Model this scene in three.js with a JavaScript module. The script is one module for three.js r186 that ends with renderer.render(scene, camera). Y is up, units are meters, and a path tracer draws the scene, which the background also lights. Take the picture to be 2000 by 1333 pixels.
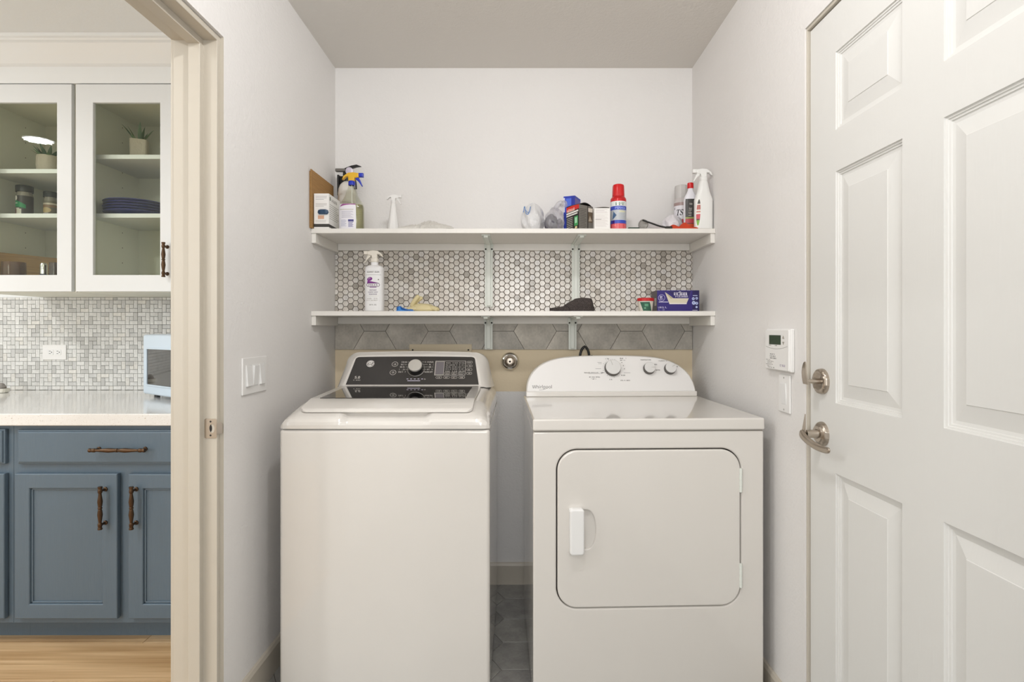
import * as THREE from 'three';
import { RoundedBoxGeometry } from 'three/addons/geometries/RoundedBoxGeometry.js';
import { mergeGeometries, toCreasedNormals } from 'three/addons/utils/BufferGeometryUtils.js';
import { RectAreaLightUniformsLib } from 'three/addons/lights/RectAreaLightUniformsLib.js';

// ---------- camera, lights, exposure ----------
// Metres, y up. The camera stands at the origin at eye height and looks along -z at the back wall 2.65 m away.
const scene = new THREE.Scene();
scene.background = new THREE.Color(0x000000);
const renderer = new THREE.WebGLRenderer({ antialias: true });
renderer.toneMapping = THREE.LinearToneMapping;
renderer.toneMappingExposure = 0.45;
renderer.shadowMap.enabled = true;
const camera = new THREE.PerspectiveCamera(2 * Math.atan(666.5 / 1095) * 180 / Math.PI, 2000 / 1333, 0.05, 50);
camera.position.set(0, 1.2, 0);
camera.setViewOffset(2000, 1333, -11, 21.5, 2000, 1333);
RectAreaLightUniformsLib.init();
const LAUNDRY_LIGHT = { power: 4.7, x: -0.02, z: -0.95, color: [0.99, 0.992, 1.0] };   // dome lamps on the laundry ceiling, candela
const REAR_LIGHT = { power: 1.2, x: -0.02, z: 0.85, color: [0.985, 0.99, 1.0] };
const KITCHEN_LIGHT = { power: 680, size: 0.17, color: [0.95, 0.985, 1.0] };             // recessed kitchen downlights
const WINDOW_LIGHT = { power: 9, w: 1.5, h: 1.15, color: [0.94, 0.975, 1.0] };           // daylight at the kitchen window behind the viewer

const REAR_WINDOW = { power: 12, w: 0.9, h: 1.1, color: [0.95, 0.98, 1.0] };           // daylit window in the wall behind the viewer

// ---------- helpers ----------
let seed = 7;
const rnd = () => { seed = (seed * 1664525 + 1013904223) >>> 0; return seed / 4294967296; };
const rr = (a, b) => a + (b - a) * rnd();
const V = (x, y, z) => new THREE.Vector3(x, y, z);
const names = {};
function numbered(n) { const k = names[n] = (names[n] ?? -1) + 1; return k ? n + '_' + String(k).padStart(3, '0') : n; }
function thing(name, label, category, [x, y, z] = [0, 0, 0], turn = 0, group) {
  const o = new THREE.Group(); o.name = numbered(name); o.position.set(x, y, z); o.rotation.y = turn;
  o.userData = { label, category }; if (group) o.userData.group = group;
  scene.add(o); return o;
}
function setting(name, label) { const o = new THREE.Group(); o.name = name; o.userData = { kind: 'structure', label }; scene.add(o); return o; }
function clean(g) {
  let q = g.index ? g.toNonIndexed() : g.clone();
  for (const k of Object.keys(q.attributes)) if (!['position', 'normal', 'uv'].includes(k)) q.deleteAttribute(k);
  if (!q.attributes.normal) q.computeVertexNormals();
  if (!q.attributes.uv) q.setAttribute('uv', new THREE.BufferAttribute(new Float32Array(q.attributes.position.count * 2), 2));
  return q;
}
function uvBox(g) {   // uv in metres from the dominant axis of every face
  const p = g.attributes.position, uv = new Float32Array(p.count * 2), a = V(), b = V(), c = V(), n = V();
  for (let i = 0; i < p.count; i += 3) {
    a.fromBufferAttribute(p, i); b.fromBufferAttribute(p, i + 1); c.fromBufferAttribute(p, i + 2);
    n.subVectors(b, a).cross(c.clone().sub(a));
    const x = Math.abs(n.x), y = Math.abs(n.y), z = Math.abs(n.z);
    [a, b, c].forEach((v, k) => {
      const [s, t] = x > y && x > z ? [v.z, v.y] : y > z ? [v.x, v.z] : [v.x, v.y];
      uv[(i + k) * 2] = s; uv[(i + k) * 2 + 1] = t;
    });
  }
  g.setAttribute('uv', new THREE.BufferAttribute(uv, 2)); return g;
}
function join(gs, keep) { gs = [].concat(gs).map(clean); const g = gs.length > 1 ? mergeGeometries(gs) : gs[0]; return keep ? g : uvBox(g); }
function put(name, gs, material, parent, keep) {
  const m = new THREE.Mesh(join(gs, keep), material); m.castShadow = m.receiveShadow = true;
  if (parent) { m.name = name; parent.add(m); } else { m.name = numbered(name); scene.add(m); }
  return m;
}
function part(name, geometry, material, parent, x = 0, y = 0, z = 0) {   // a mesh that shares its geometry
  const m = new THREE.Mesh(geometry, material); m.name = name; m.position.set(x, y, z); m.castShadow = m.receiveShadow = true; parent.add(m); return m;
}
function tag(o, label, category, group) { o.userData.label = label; o.userData.category = category; if (group) o.userData.group = group; return o; }
const B = (x0, x1, y0, y1, z0, z1) => new THREE.BoxGeometry(Math.abs(x1 - x0), Math.abs(y1 - y0), Math.abs(z1 - z0)).translate((x0 + x1) / 2, (y0 + y1) / 2, (z0 + z1) / 2);
const R = (x0, x1, y0, y1, z0, z1, r = 0.003, s = 3) => new RoundedBoxGeometry(Math.abs(x1 - x0), Math.abs(y1 - y0), Math.abs(z1 - z0), s, r).translate((x0 + x1) / 2, (y0 + y1) / 2, (z0 + z1) / 2);
const cyl = (r0, r1, h, n = 32) => new THREE.CylinderGeometry(r1, r0, h, n).translate(0, h / 2, 0);
const lathe = (pts, n = 40, crease = 0.6) => toCreasedNormals(new THREE.LatheGeometry(pts.map((p) => new THREE.Vector2(Math.max(p[0], 1e-5), p[1])), n), crease);
const tube = (pts, r, n = 40, k = 10) => new THREE.TubeGeometry(new THREE.CatmullRomCurve3(pts.map((p) => V(...p))), n, r, k, false);
function extrude(pts, depth, bevel = 0, seg = 2, holes = []) {   // outline in x, y; from z = 0 to depth
  const s = pts instanceof THREE.Shape ? pts : new THREE.Shape(pts.map((p) => new THREE.Vector2(...p)));
  for (const h of holes) s.holes.push(new THREE.Path(h.map((p) => new THREE.Vector2(...p))));
  const g = new THREE.ExtrudeGeometry(s, { depth: depth - 2 * bevel, bevelEnabled: bevel > 0, bevelThickness: bevel, bevelSize: bevel, bevelOffset: -bevel, bevelSegments: seg, curveSegments: 10 });
  return g.translate(0, 0, bevel);
}
function roundRect(x0, x1, y0, y1, r) {
  const s = new THREE.Shape();
  s.moveTo(x0 + r, y0); s.lineTo(x1 - r, y0); s.absarc(x1 - r, y0 + r, r, -Math.PI / 2, 0); s.lineTo(x1, y1 - r); s.absarc(x1 - r, y1 - r, r, 0, Math.PI / 2);
  s.lineTo(x0 + r, y1); s.absarc(x0 + r, y1 - r, r, Math.PI / 2, Math.PI); s.lineTo(x0, y0 + r); s.absarc(x0 + r, y0 + r, r, Math.PI, 1.5 * Math.PI);
  return s;
}
function grid(nu, nv, f) {   // f(u, v) -> [x, y, z]
  const p = [], uv = [], ix = [];
  for (let j = 0; j <= nv; j++) for (let i = 0; i <= nu; i++) { p.push(...f(i / nu, j / nv)); uv.push(i / nu, j / nv); }
  for (let j = 0; j < nv; j++) for (let i = 0; i < nu; i++) { const a = j * (nu + 1) + i, d = a + nu + 1; ix.push(a, a + 1, d + 1, a, d + 1, d); }
  const g = new THREE.BufferGeometry();
  g.setAttribute('position', new THREE.Float32BufferAttribute(p, 3)); g.setAttribute('uv', new THREE.Float32BufferAttribute(uv, 2)); g.setIndex(ix); g.computeVertexNormals();
  return g;
}
function slab(nu, nv, top, bottom) {   // closed plate between two surfaces
  const edge = (f) => grid(Math.max(nu, nv), 1, f);
  return [grid(nu, nv, top), grid(nu, nv, (u, v) => bottom(1 - u, v)),
    edge((u, v) => (v ? top : bottom)(u, 0)), edge((u, v) => (v ? top : bottom)(1 - u, 1)),
    edge((u, v) => (v ? top : bottom)(0, 1 - u)), edge((u, v) => (v ? top : bottom)(1, u))];
}
const sgnpow = (x, e) => Math.sign(x) * Math.pow(Math.abs(x), e);
function ringAt(secs, y, phi) {   // sections: [y, rx, rz, squareness = 2, cx = 0, cz = 0]
  let i = 0; while (i < secs.length - 2 && secs[i + 1][0] < y) i++;
  const a = secs[i], b = secs[i + 1], t = Math.min(1, Math.max(0, (y - a[0]) / ((b[0] - a[0]) || 1))), l = (k, d = 0) => (a[k] ?? d) + ((b[k] ?? d) - (a[k] ?? d)) * t;
  const e = 2 / l(3, 2);
  return [l(4) + l(1) * sgnpow(Math.sin(phi), e), y, l(5) + l(2) * sgnpow(Math.cos(phi), e)];
}
function loft(secs, N = 40, crease = 0.65) {
  const pts = secs.map((s) => { const e = 2 / (s[3] ?? 2); return Array.from({ length: N + 1 }, (_, j) => { const f = -Math.PI + 2 * Math.PI * j / N; return [(s[4] ?? 0) + s[1] * sgnpow(Math.sin(f), e), s[0], (s[5] ?? 0) + s[2] * sgnpow(Math.cos(f), e)]; }); });
  const n = secs.length - 1;
  const body = grid(N, n, (u, v) => pts[Math.round(v * n)][Math.round(u * N)]);
  const cap = (k, up) => { const s = secs[k], p = [s[4] ?? 0, s[0], s[5] ?? 0]; return grid(N, 1, (u, v) => { const q = pts[k][Math.round(u * N)]; return (up ? v : 1 - v) ? p : q; }); };
  return mergeGeometries([toCreasedNormals(body, crease), clean(cap(n, true)), clean(cap(0, false))]);
}
function patch(secs, f0, f1, y0, y1, off = 0.0008, nu = 24, nv = 12) {   // a printed label lying on a loft
  const e = 2 / (secs[1][3] ?? 2), flat = Math.max(Math.abs(f0), Math.abs(f1)) < 1.5708, a = sgnpow(Math.sin(f0), e), b = sgnpow(Math.sin(f1), e);   // even print across squarish bottles
  return grid(nu, nv, (u, v) => { const phi = flat && e < 0.95 ? Math.asin(sgnpow(a + (b - a) * u, 1 / e)) : f0 + (f1 - f0) * u, y = y0 + (y1 - y0) * v, p = ringAt(secs, y, phi); return [p[0] + off * Math.sin(phi), y, p[2] + off * Math.cos(phi)]; });
}
function prism(poly, depth, ch) {   // convex polygon, counter-clockwise, from z = 0 to depth with a chamfered face
  const n = poly.length, cx = poly.reduce((s, p) => s + p[0], 0) / n, cy = poly.reduce((s, p) => s + p[1], 0) / n;
  const inn = poly.map(([x, y]) => { const l = Math.hypot(x - cx, y - cy) || 1, k = Math.max(0, (l - ch * 1.15) / l); return [cx + (x - cx) * k, cy + (y - cy) * k]; });
  const p = [], tri = (...q) => q.forEach((v) => p.push(...v));
  for (let i = 0; i < n; i++) {
    const j = (i + 1) % n, a = poly[i], b = poly[j], c = inn[i], d = inn[j];
    tri([...a, 0], [...b, 0], [...b, depth - ch]); tri([...a, 0], [...b, depth - ch], [...a, depth - ch]);
    tri([...a, depth - ch], [...b, depth - ch], [...d, depth]); tri([...a, depth - ch], [...d, depth], [...c, depth]);
    if (i > 0 && i < n - 1) tri([...inn[0], depth], [...c, depth], [...d, depth]);
  }
  const g = new THREE.BufferGeometry(); g.setAttribute('position', new THREE.Float32BufferAttribute(p, 3)); g.computeVertexNormals();
  return uvBox(clean(g));
}
function clip(poly, x0, x1, y0, y1) {
  const cut = (q, f) => { const o = []; q.forEach((a, i) => { const b = q[(i + 1) % q.length], fa = f(a), fb = f(b); if (fa >= 0) o.push(a); if (fa * fb < 0) { const t = fa / (fa - fb); o.push([a[0] + (b[0] - a[0]) * t, a[1] + (b[1] - a[1]) * t]); } }); return o; };
  for (const f of [(p) => p[0] - x0, (p) => x1 - p[0], (p) => p[1] - y0, (p) => y1 - p[1]]) { if (poly.length < 3) return []; poly = cut(poly, f); }
  return poly.length > 2 && Math.abs(poly.reduce((s, a, i) => { const b = poly[(i + 1) % poly.length]; return s + a[0] * b[1] - a[1] * b[0]; }, 0)) / 2 > 4e-6 ? poly : [];
}
const hexagon = (cx, cy, r) => Array.from({ length: 6 }, (_, k) => [cx + r * Math.cos(k * Math.PI / 3), cy + r * Math.sin(k * Math.PI / 3)]);

// ---------- textures ----------
function canvas(w, h, draw, srgb = true) {
  const c = document.createElement('canvas'); c.width = w; c.height = h; draw(c.getContext('2d'), w, h);
  const t = new THREE.CanvasTexture(c); if (srgb) t.colorSpace = THREE.SRGBColorSpace; t.anisotropy = 8; return t;
}
function noiseField(n, octaves, s) {   // tileable value noise in 0..1; octaves: [[cells x, cells y, weight], ...]
  let q = s; const r = () => { q = (q * 1664525 + 1013904223) >>> 0; return q / 4294967296; };
  const out = new Float32Array(n * n); let total = 0;
  for (const [gx, gy, w] of octaves) {
    total += w; const v = Float32Array.from({ length: gx * gy }, r), sm = (t) => t * t * (3 - 2 * t);
    for (let y = 0; y < n; y++) for (let x = 0; x < n; x++) {
      const fx = x / n * gx, fy = y / n * gy, x0 = Math.floor(fx), y0 = Math.floor(fy), tx = sm(fx - x0), ty = sm(fy - y0), x1 = (x0 + 1) % gx, y1 = (y0 + 1) % gy;
      out[y * n + x] += w * ((v[y0 * gx + x0] * (1 - tx) + v[y0 * gx + x1] * tx) * (1 - ty) + (v[y1 * gx + x0] * (1 - tx) + v[y1 * gx + x1] * tx) * ty);
    }
  }
  for (let i = 0; i < out.length; i++) out[i] /= total;
  return out;
}
function texture(n, field, map, metres, srgb = true) {   // map(value) -> [r, g, b] in 0..255; repeats every `metres`
  const d = new Uint8Array(n * n * 4);
  for (let i = 0; i < n * n; i++) { const c = map(field[i], i); d[i * 4] = c[0]; d[i * 4 + 1] = c[1]; d[i * 4 + 2] = c[2]; d[i * 4 + 3] = 255; }
  const t = new THREE.DataTexture(d, n, n); t.wrapS = t.wrapT = THREE.RepeatWrapping; t.magFilter = THREE.LinearFilter; if (srgb) t.colorSpace = THREE.SRGBColorSpace;
  t.repeat.set(1 / metres, 1 / metres); t.needsUpdate = true; return t;
}
const grey = (v) => { const k = Math.round(255 * v); return [k, k, k]; };
const mixc = (a, b, t) => a.map((x, i) => Math.max(0, Math.min(255, Math.round(x + (b[i] - x) * t))));
const T = {
  peel: texture(512, noiseField(512, [[96, 96, 1], [48, 48, 0.8], [160, 160, 0.4]], 11), grey, 0.5, false),
  doorGrain: texture(512, noiseField(512, [[120, 10, 1], [200, 24, 0.7], [60, 5, 0.6]], 12), grey, 0.5, false),
  woodBump: texture(512, noiseField(512, [[160, 6, 1], [240, 14, 0.8]], 13), grey, 0.4, false),
  crumple: texture(256, noiseField(256, [[9, 9, 1], [22, 22, 0.6], [50, 50, 0.2]], 14), grey, 0.12, false),
  fabric: texture(256, noiseField(256, [[90, 90, 1], [128, 128, 1]], 15), grey, 0.06, false),
};
function scrawl(c, x, y, w, h, col, align = 'left') {   // print too small to read: glyph-like marks, no words
  if (align !== 'left') x -= align === 'center' ? w / 2 : w;
  c.fillStyle = col; let q = Math.round(x * 7 + y * 13 + w); const r = () => { q = (q * 1103515245 + 12345) % 2147483648; return Math.abs(q) / 2147483648; };
  const t = Math.max(1.5, h * 0.17);
  for (let g = x; g < x + w - h * 0.3; g += h * 0.62) {
    if (r() < 0.13) continue;
    const a = h * 0.46, top = y - h / 2;
    if (r() < 0.8) c.fillRect(g, top, t, h); if (r() < 0.5) c.fillRect(g + a - t, top + h * 0.3, t, h * 0.7);
    if (r() < 0.6) c.fillRect(g, top, a, t); if (r() < 0.55) c.fillRect(g, top + h * 0.45, a, t); if (r() < 0.6) c.fillRect(g, top + h - t, a, t);
  }
}
const std = (color, roughness = 0.6, o = {}) => new THREE.MeshStandardMaterial({ color, roughness, ...o });
const phys = (color, roughness, o = {}) => new THREE.MeshPhysicalMaterial({ color, roughness, ...o });
const M = {
  wall: std('#eae7e4', 0.75, { bumpMap: T.peel, bumpScale: 0.0009 }),
  ceiling: std('#e2ddd6', 0.9, { bumpMap: T.peel, bumpScale: 0.0007 }),
  kitchenWall: std('#f0f1f0', 0.8, { bumpMap: T.peel, bumpScale: 0.0005 }),
  bare: std('#ead9bb', 0.85, { bumpMap: T.peel, bumpScale: 0.0004 }),
  trim: std('#c6beb0', 0.4),
  shelf: std('#ebe7e0', 0.45, { bumpMap: T.woodBump, bumpScale: 0.0002 }),
  door: std('#e4e3df', 0.42, { bumpMap: T.doorGrain, bumpScale: 0.0002 }),
  enamel: phys('#e0dbd4', 0.3, { clearcoat: 1, clearcoatRoughness: 0.05 }),
  whitePlastic: phys('#efeeec', 0.35, { clearcoat: 0.3, clearcoatRoughness: 0.2 }),
  plate: std('#efedea', 0.35),
  black: std('#141312', 0.4),
  blackGloss: phys('#0e0d0d', 0.12, { clearcoat: 1, clearcoatRoughness: 0.03 }),
  nickel: std('#b8ada0', 0.28, { metalness: 1 }),
  chrome: std('#d2d0cc', 0.14, { metalness: 1 }),
  steel: std('#b9b7b2', 0.4, { metalness: 1 }),
  bronze: std('#54402f', 0.34, { metalness: 0.85 }),
  bracket: std('#e4e7df', 0.45),
  dark: std('#24211e', 0.7),
  blueCabinet: std('#5a6b79', 0.4, { bumpMap: T.woodBump, bumpScale: 0.00035 }),
  whiteCabinet: std('#e3e4e3', 0.38),
  cabinetInside: std('#eceadb', 0.55),
};
function lamp({ power, size, color }, x, y, z, name, label, frameMaterial) {
  const o = thing(name, label, 'ceiling light', [x, y, z]);
  put('trim_ring', lathe([[size / 2, -0.002], [size / 2 + 0.004, -0.012], [size / 2 + 0.018, -0.01], [size / 2 + 0.022, 0], [size / 2, 0]]), frameMaterial, o);
  const g = new THREE.CircleGeometry(size / 2, 40).rotateX(Math.PI / 2).translate(0, -0.004, 0);
  put('diffuser', g, new THREE.MeshStandardMaterial({ color: '#ffffff', emissive: new THREE.Color(...color), emissiveIntensity: 14 }), o);
  for (let i = 0; i < 3; i++) {   // three turned squares make a round source
    const l = new THREE.RectAreaLight(new THREE.Color(...color), power / 3, size * 0.7, size * 0.7); l.name = name + '_light';
    l.position.set(0, -0.014 - i * 0.0004, 0); l.rotation.set(-Math.PI / 2, 0, i * Math.PI / 6); l.castShadow = true; o.add(l);
  }
  return o;
}
function dome({ power, color }, x, y, z, label) {   // flush glass dome with the bulb inside
  const o = thing('dome_light', label, 'ceiling light', [x, y, z]);
  put('base_ring', lathe([[0.168, 0], [0.172, -0.008], [0.166, -0.022], [0.15, -0.024], [0.15, 0]]), M.steel, o);
  put('glass_dome', lathe([[0.156, -0.018], [0.153, -0.04], [0.138, -0.066], [0.108, -0.088], [0.064, -0.101], [0, -0.105]], 48, 1.2), new THREE.MeshStandardMaterial({ color: '#ffffff', roughness: 0.3, emissive: new THREE.Color(...color), emissiveIntensity: 4 }), o);
  const l = new THREE.PointLight(new THREE.Color(...color), power); l.name = 'dome_bulb'; l.position.set(0, -0.055, 0); l.shadow.radius = 2.2; l.castShadow = true; o.add(l);
  return o;
}
function daylight({ w, h, power, color }, name, label, pos, turn) {   // framed window whose bright panes look along its own +z
  const win = setting(name, label); win.position.set(...pos); win.rotation.y = turn;
  put('window_frame', [B(-w / 2 - 0.06, w / 2 + 0.06, h / 2, h / 2 + 0.07, 0, 0.03), B(-w / 2 - 0.06, w / 2 + 0.06, -h / 2 - 0.07, -h / 2, 0, 0.04), B(-w / 2 - 0.06, -w / 2, -h / 2, h / 2, 0, 0.03), B(w / 2, w / 2 + 0.06, -h / 2, h / 2, 0, 0.03), B(-0.02, 0.02, -h / 2, h / 2, 0, 0.02)], M.trim, win);
  for (const s of [-1, 1]) put('pane', new THREE.PlaneGeometry(w / 2 - 0.02, h).translate(s * (w / 4 + 0.01), 0, 0.004), new THREE.MeshStandardMaterial({ color: '#ffffff', emissive: new THREE.Color(...color), emissiveIntensity: 2.5 }), win);
  const l = new THREE.RectAreaLight(new THREE.Color(...color), power, w, h); l.name = name + '_daylight'; l.position.set(0, 0, 0.045); l.rotation.y = Math.PI; l.castShadow = true; win.add(l);
}
// ---------- the setting: laundry alcove ----------
const LX = -0.863, RX = 0.826, BACK = -2.653, CEIL = 2.44, REAR = 1.35;
const DOOR_NEAR = -0.80, DOOR_FAR = -1.646, HEAD = 2.06;
{
  const wl = setting('wall_left', 'white textured wall with the kitchen doorway');
  put('plaster', [B(-0.998, LX, 0, 2.6, -3.03, DOOR_FAR), B(-0.998, LX, HEAD, 2.6, DOOR_FAR, DOOR_NEAR), B(-0.998, LX, 0, 2.6, DOOR_NEAR, REAR + 0.1)], M.wall, wl);
  const wr = setting('wall_right', 'white textured wall beside the six panel door');
  put('plaster', [B(RX, 0.95, 0, 2.6, BACK - 0.1, -1.612), B(RX, 0.95, 2.066, 2.6, -1.612, -0.69), B(RX, 0.95, 0, 2.6, -0.69, REAR + 0.1)], M.wall, wr);
  const wb = setting('wall_back', 'white back wall above the shelves with bare beige wallboard below');
  put('plaster', B(LX, RX, 1.235, 2.6, BACK - 0.1, BACK), M.wall, wb);
  put('bare_wallboard', B(LX, RX, 0.909, 1.235, BACK - 0.1, BACK), M.bare, wb);
  put('painted_wallboard', B(LX, RX, 0, 0.909, BACK - 0.1, BACK), M.wall, wb);
  const wf = setting('wall_front', 'white wall behind the viewer');
  put('plaster', B(-0.998, 0.95, 0, 2.6, REAR, REAR + 0.1), M.wall, wf);
  put('ceiling', B(LX, RX, CEIL, 2.56, BACK, REAR), M.ceiling).userData = { kind: 'structure', label: 'pale grey beige textured ceiling over the laundry' };

  // hexagon floor tiles, 200 mm across corners
  const fl = setting('floor', 'grey hexagon tile floor');
  const conc = (a, b, s) => texture(256, noiseField(256, [[3, 3, 1], [9, 9, 0.8], [40, 40, 0.4], [90, 90, 0.3]], s), (v) => mixc(a, b, (v - 0.3) * 2.2), 0.31);
  put('grout', B(-0.93, 0.95, -0.1, -0.0025, BACK, REAR), std('#75716a', 0.9), fl);
  const fm = [21, 22, 23].map((s, i) => std('#ffffff', 0.5, { map: conc([[140, 138, 134], [134, 132, 129], [146, 144, 139]][i], [[170, 168, 163], [164, 162, 158], [176, 174, 168]][i], s) }));
  const r = 0.1008, f = r * Math.sqrt(3), full = prism(hexagon(0, 0, r - 0.0012), 0.01, 0.001).rotateX(-Math.PI / 2).translate(0, -0.01, 0);
  for (let c = -7; c <= 7; c++) for (let k = -14; k <= 10; k++) {
    const x = -0.007 + c * 1.5 * r, z = -2.067 - k * f + (c & 1 ? f / 2 : 0);
    const p = clip(hexagon(x, -z, r - 0.0012), -0.93, 0.93, -REAR + 0.001, -BACK - 0.001);
    if (!p.length) continue;
    const whole = p.length === 6 && Math.abs(p[0][0] - x - r + 0.0012) < 1e-6 && Math.abs(Math.max(...p.map((q) => q[1])) + z - (r - 0.0012) * 0.866) < 1e-3 && Math.abs(Math.min(...p.map((q) => q[1])) + z + (r - 0.0012) * 0.866) < 1e-3 && Math.abs(Math.min(...p.map((q) => q[0])) - x + r - 0.0012) < 1e-6;
    if (whole) part('tile', full, fm[(c * 7 + k * 5 + 99) % 3], fl, x, 0, z);
    else part('tile', prism(p.map(([a, b]) => [a - x, b + z]), 0.01, 0.001).rotateX(-Math.PI / 2).translate(0, -0.01, 0), fm[(c * 7 + k * 5 + 99) % 3], fl, x, 0, z);
  }

  // baseboards
  const bb = (name, label, g) => { put(name, g, M.trim).userData = { kind: 'structure', label }; };
  const board = (len) => extrude([[0, 0], [0.013, 0], [0.013, 0.088], [0.008, 0.099], [0.003, 0.101], [0, 0.101]], len);
  bb('baseboard_left', 'white baseboard along the left wall', board(-BACK - 1.66).rotateY(0).translate(LX, 0, BACK));
  bb('baseboard_right', 'white baseboard along the right wall', board(-BACK - 1.63).rotateY(Math.PI).translate(RX, 0, -1.63));
  bb('baseboard_back', 'white baseboard along the back wall between the machines', board(RX - LX).rotateY(-Math.PI / 2).translate(RX, 0, BACK));

  // door lining of the kitchen doorway: jamb, stop and strike plate
  const jl = setting('trim_1', 'cream painted lining of the kitchen doorway');
  const jt = 0.0175, zF = DOOR_FAR, zN = DOOR_NEAR, h = HEAD;
  put('jamb', R(-1.0, -0.873, 0, h - jt + 0.003, zF + 0.0003, zF + jt, 0.0015, 2), M.trim, jl);
  put('jamb', R(-1.0, -0.873, 0, h - jt + 0.003, zN - jt, zN - 0.0003, 0.0015, 2), M.trim, jl);
  put('head_jamb', R(-1.0003, -0.8727, h - jt, h - 0.0003, zF + 0.0002, zN - 0.0002, 0.0015, 2), M.trim, jl);
  put('stop', [R(-0.947, -0.913, 0, h - jt - 0.0165, zF + 0.006, zF + jt + 0.0185, 0.002, 2), R(-0.947, -0.913, 0, h - jt - 0.0165, zN - jt - 0.0185, zN - 0.006, 0.002, 2)], M.trim, jl);
  put('head_stop', R(-0.9472, -0.9128, h - jt - 0.0185, h - 0.007, zF + 0.007, zN - 0.007, 0.001, 2), M.trim, jl);
  put('kitchen_casing', [R(-1.012, -0.9985, 0, h - 0.012, zF - 0.055, zF + 0.0115, 0.002, 2), R(-1.012, -0.9985, 0, h - 0.012, zN - 0.0115, zN + 0.055, 0.002, 2), R(-1.012, -0.9985, h - 0.0115, h + 0.055, zF - 0.055, zN + 0.055, 0.002, 2)], M.trim, jl);
  put('drywall_return', [B(-0.8735, LX, 0, h, zF, zF + 0.0005)], M.trim, jl);
  const sp = extrude(roundRect(-0.018, 0.018, -0.0285, 0.0285, 0.005), 0.0018, 0.0004, 2, [[...Array(20)].map((_, k) => [0.004 + 0.0075 * Math.cos(-k / 20 * 2 * Math.PI), 0.0125 * Math.sin(-k / 20 * 2 * Math.PI)])]).translate(-0.891, 0.914, zF + jt);
  const lip = extrude(roundRect(-0.009, 0.007, -0.017, 0.017, 0.006), 0.0016, 0.0004).rotateY(0.55).translate(-0.8665, 0.914, zF + jt - 0.003);
  put('strike_plate', [sp, lip], M.nickel, jl);
  put('latch_hole', cyl(0.0125, 0.0125, 0.0006, 24).rotateX(Math.PI / 2).scale(0.6, 1, 1).translate(-0.895, 0.914, zF + jt), M.dark, jl);
  put('screw', [0.020, -0.020].map((y) => cyl(0.003, 0.0025, 0.0008, 14).rotateX(Math.PI / 2).translate(-0.891, 0.914 + y, zF + jt + 0.0016)), M.dark, jl);
}

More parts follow.
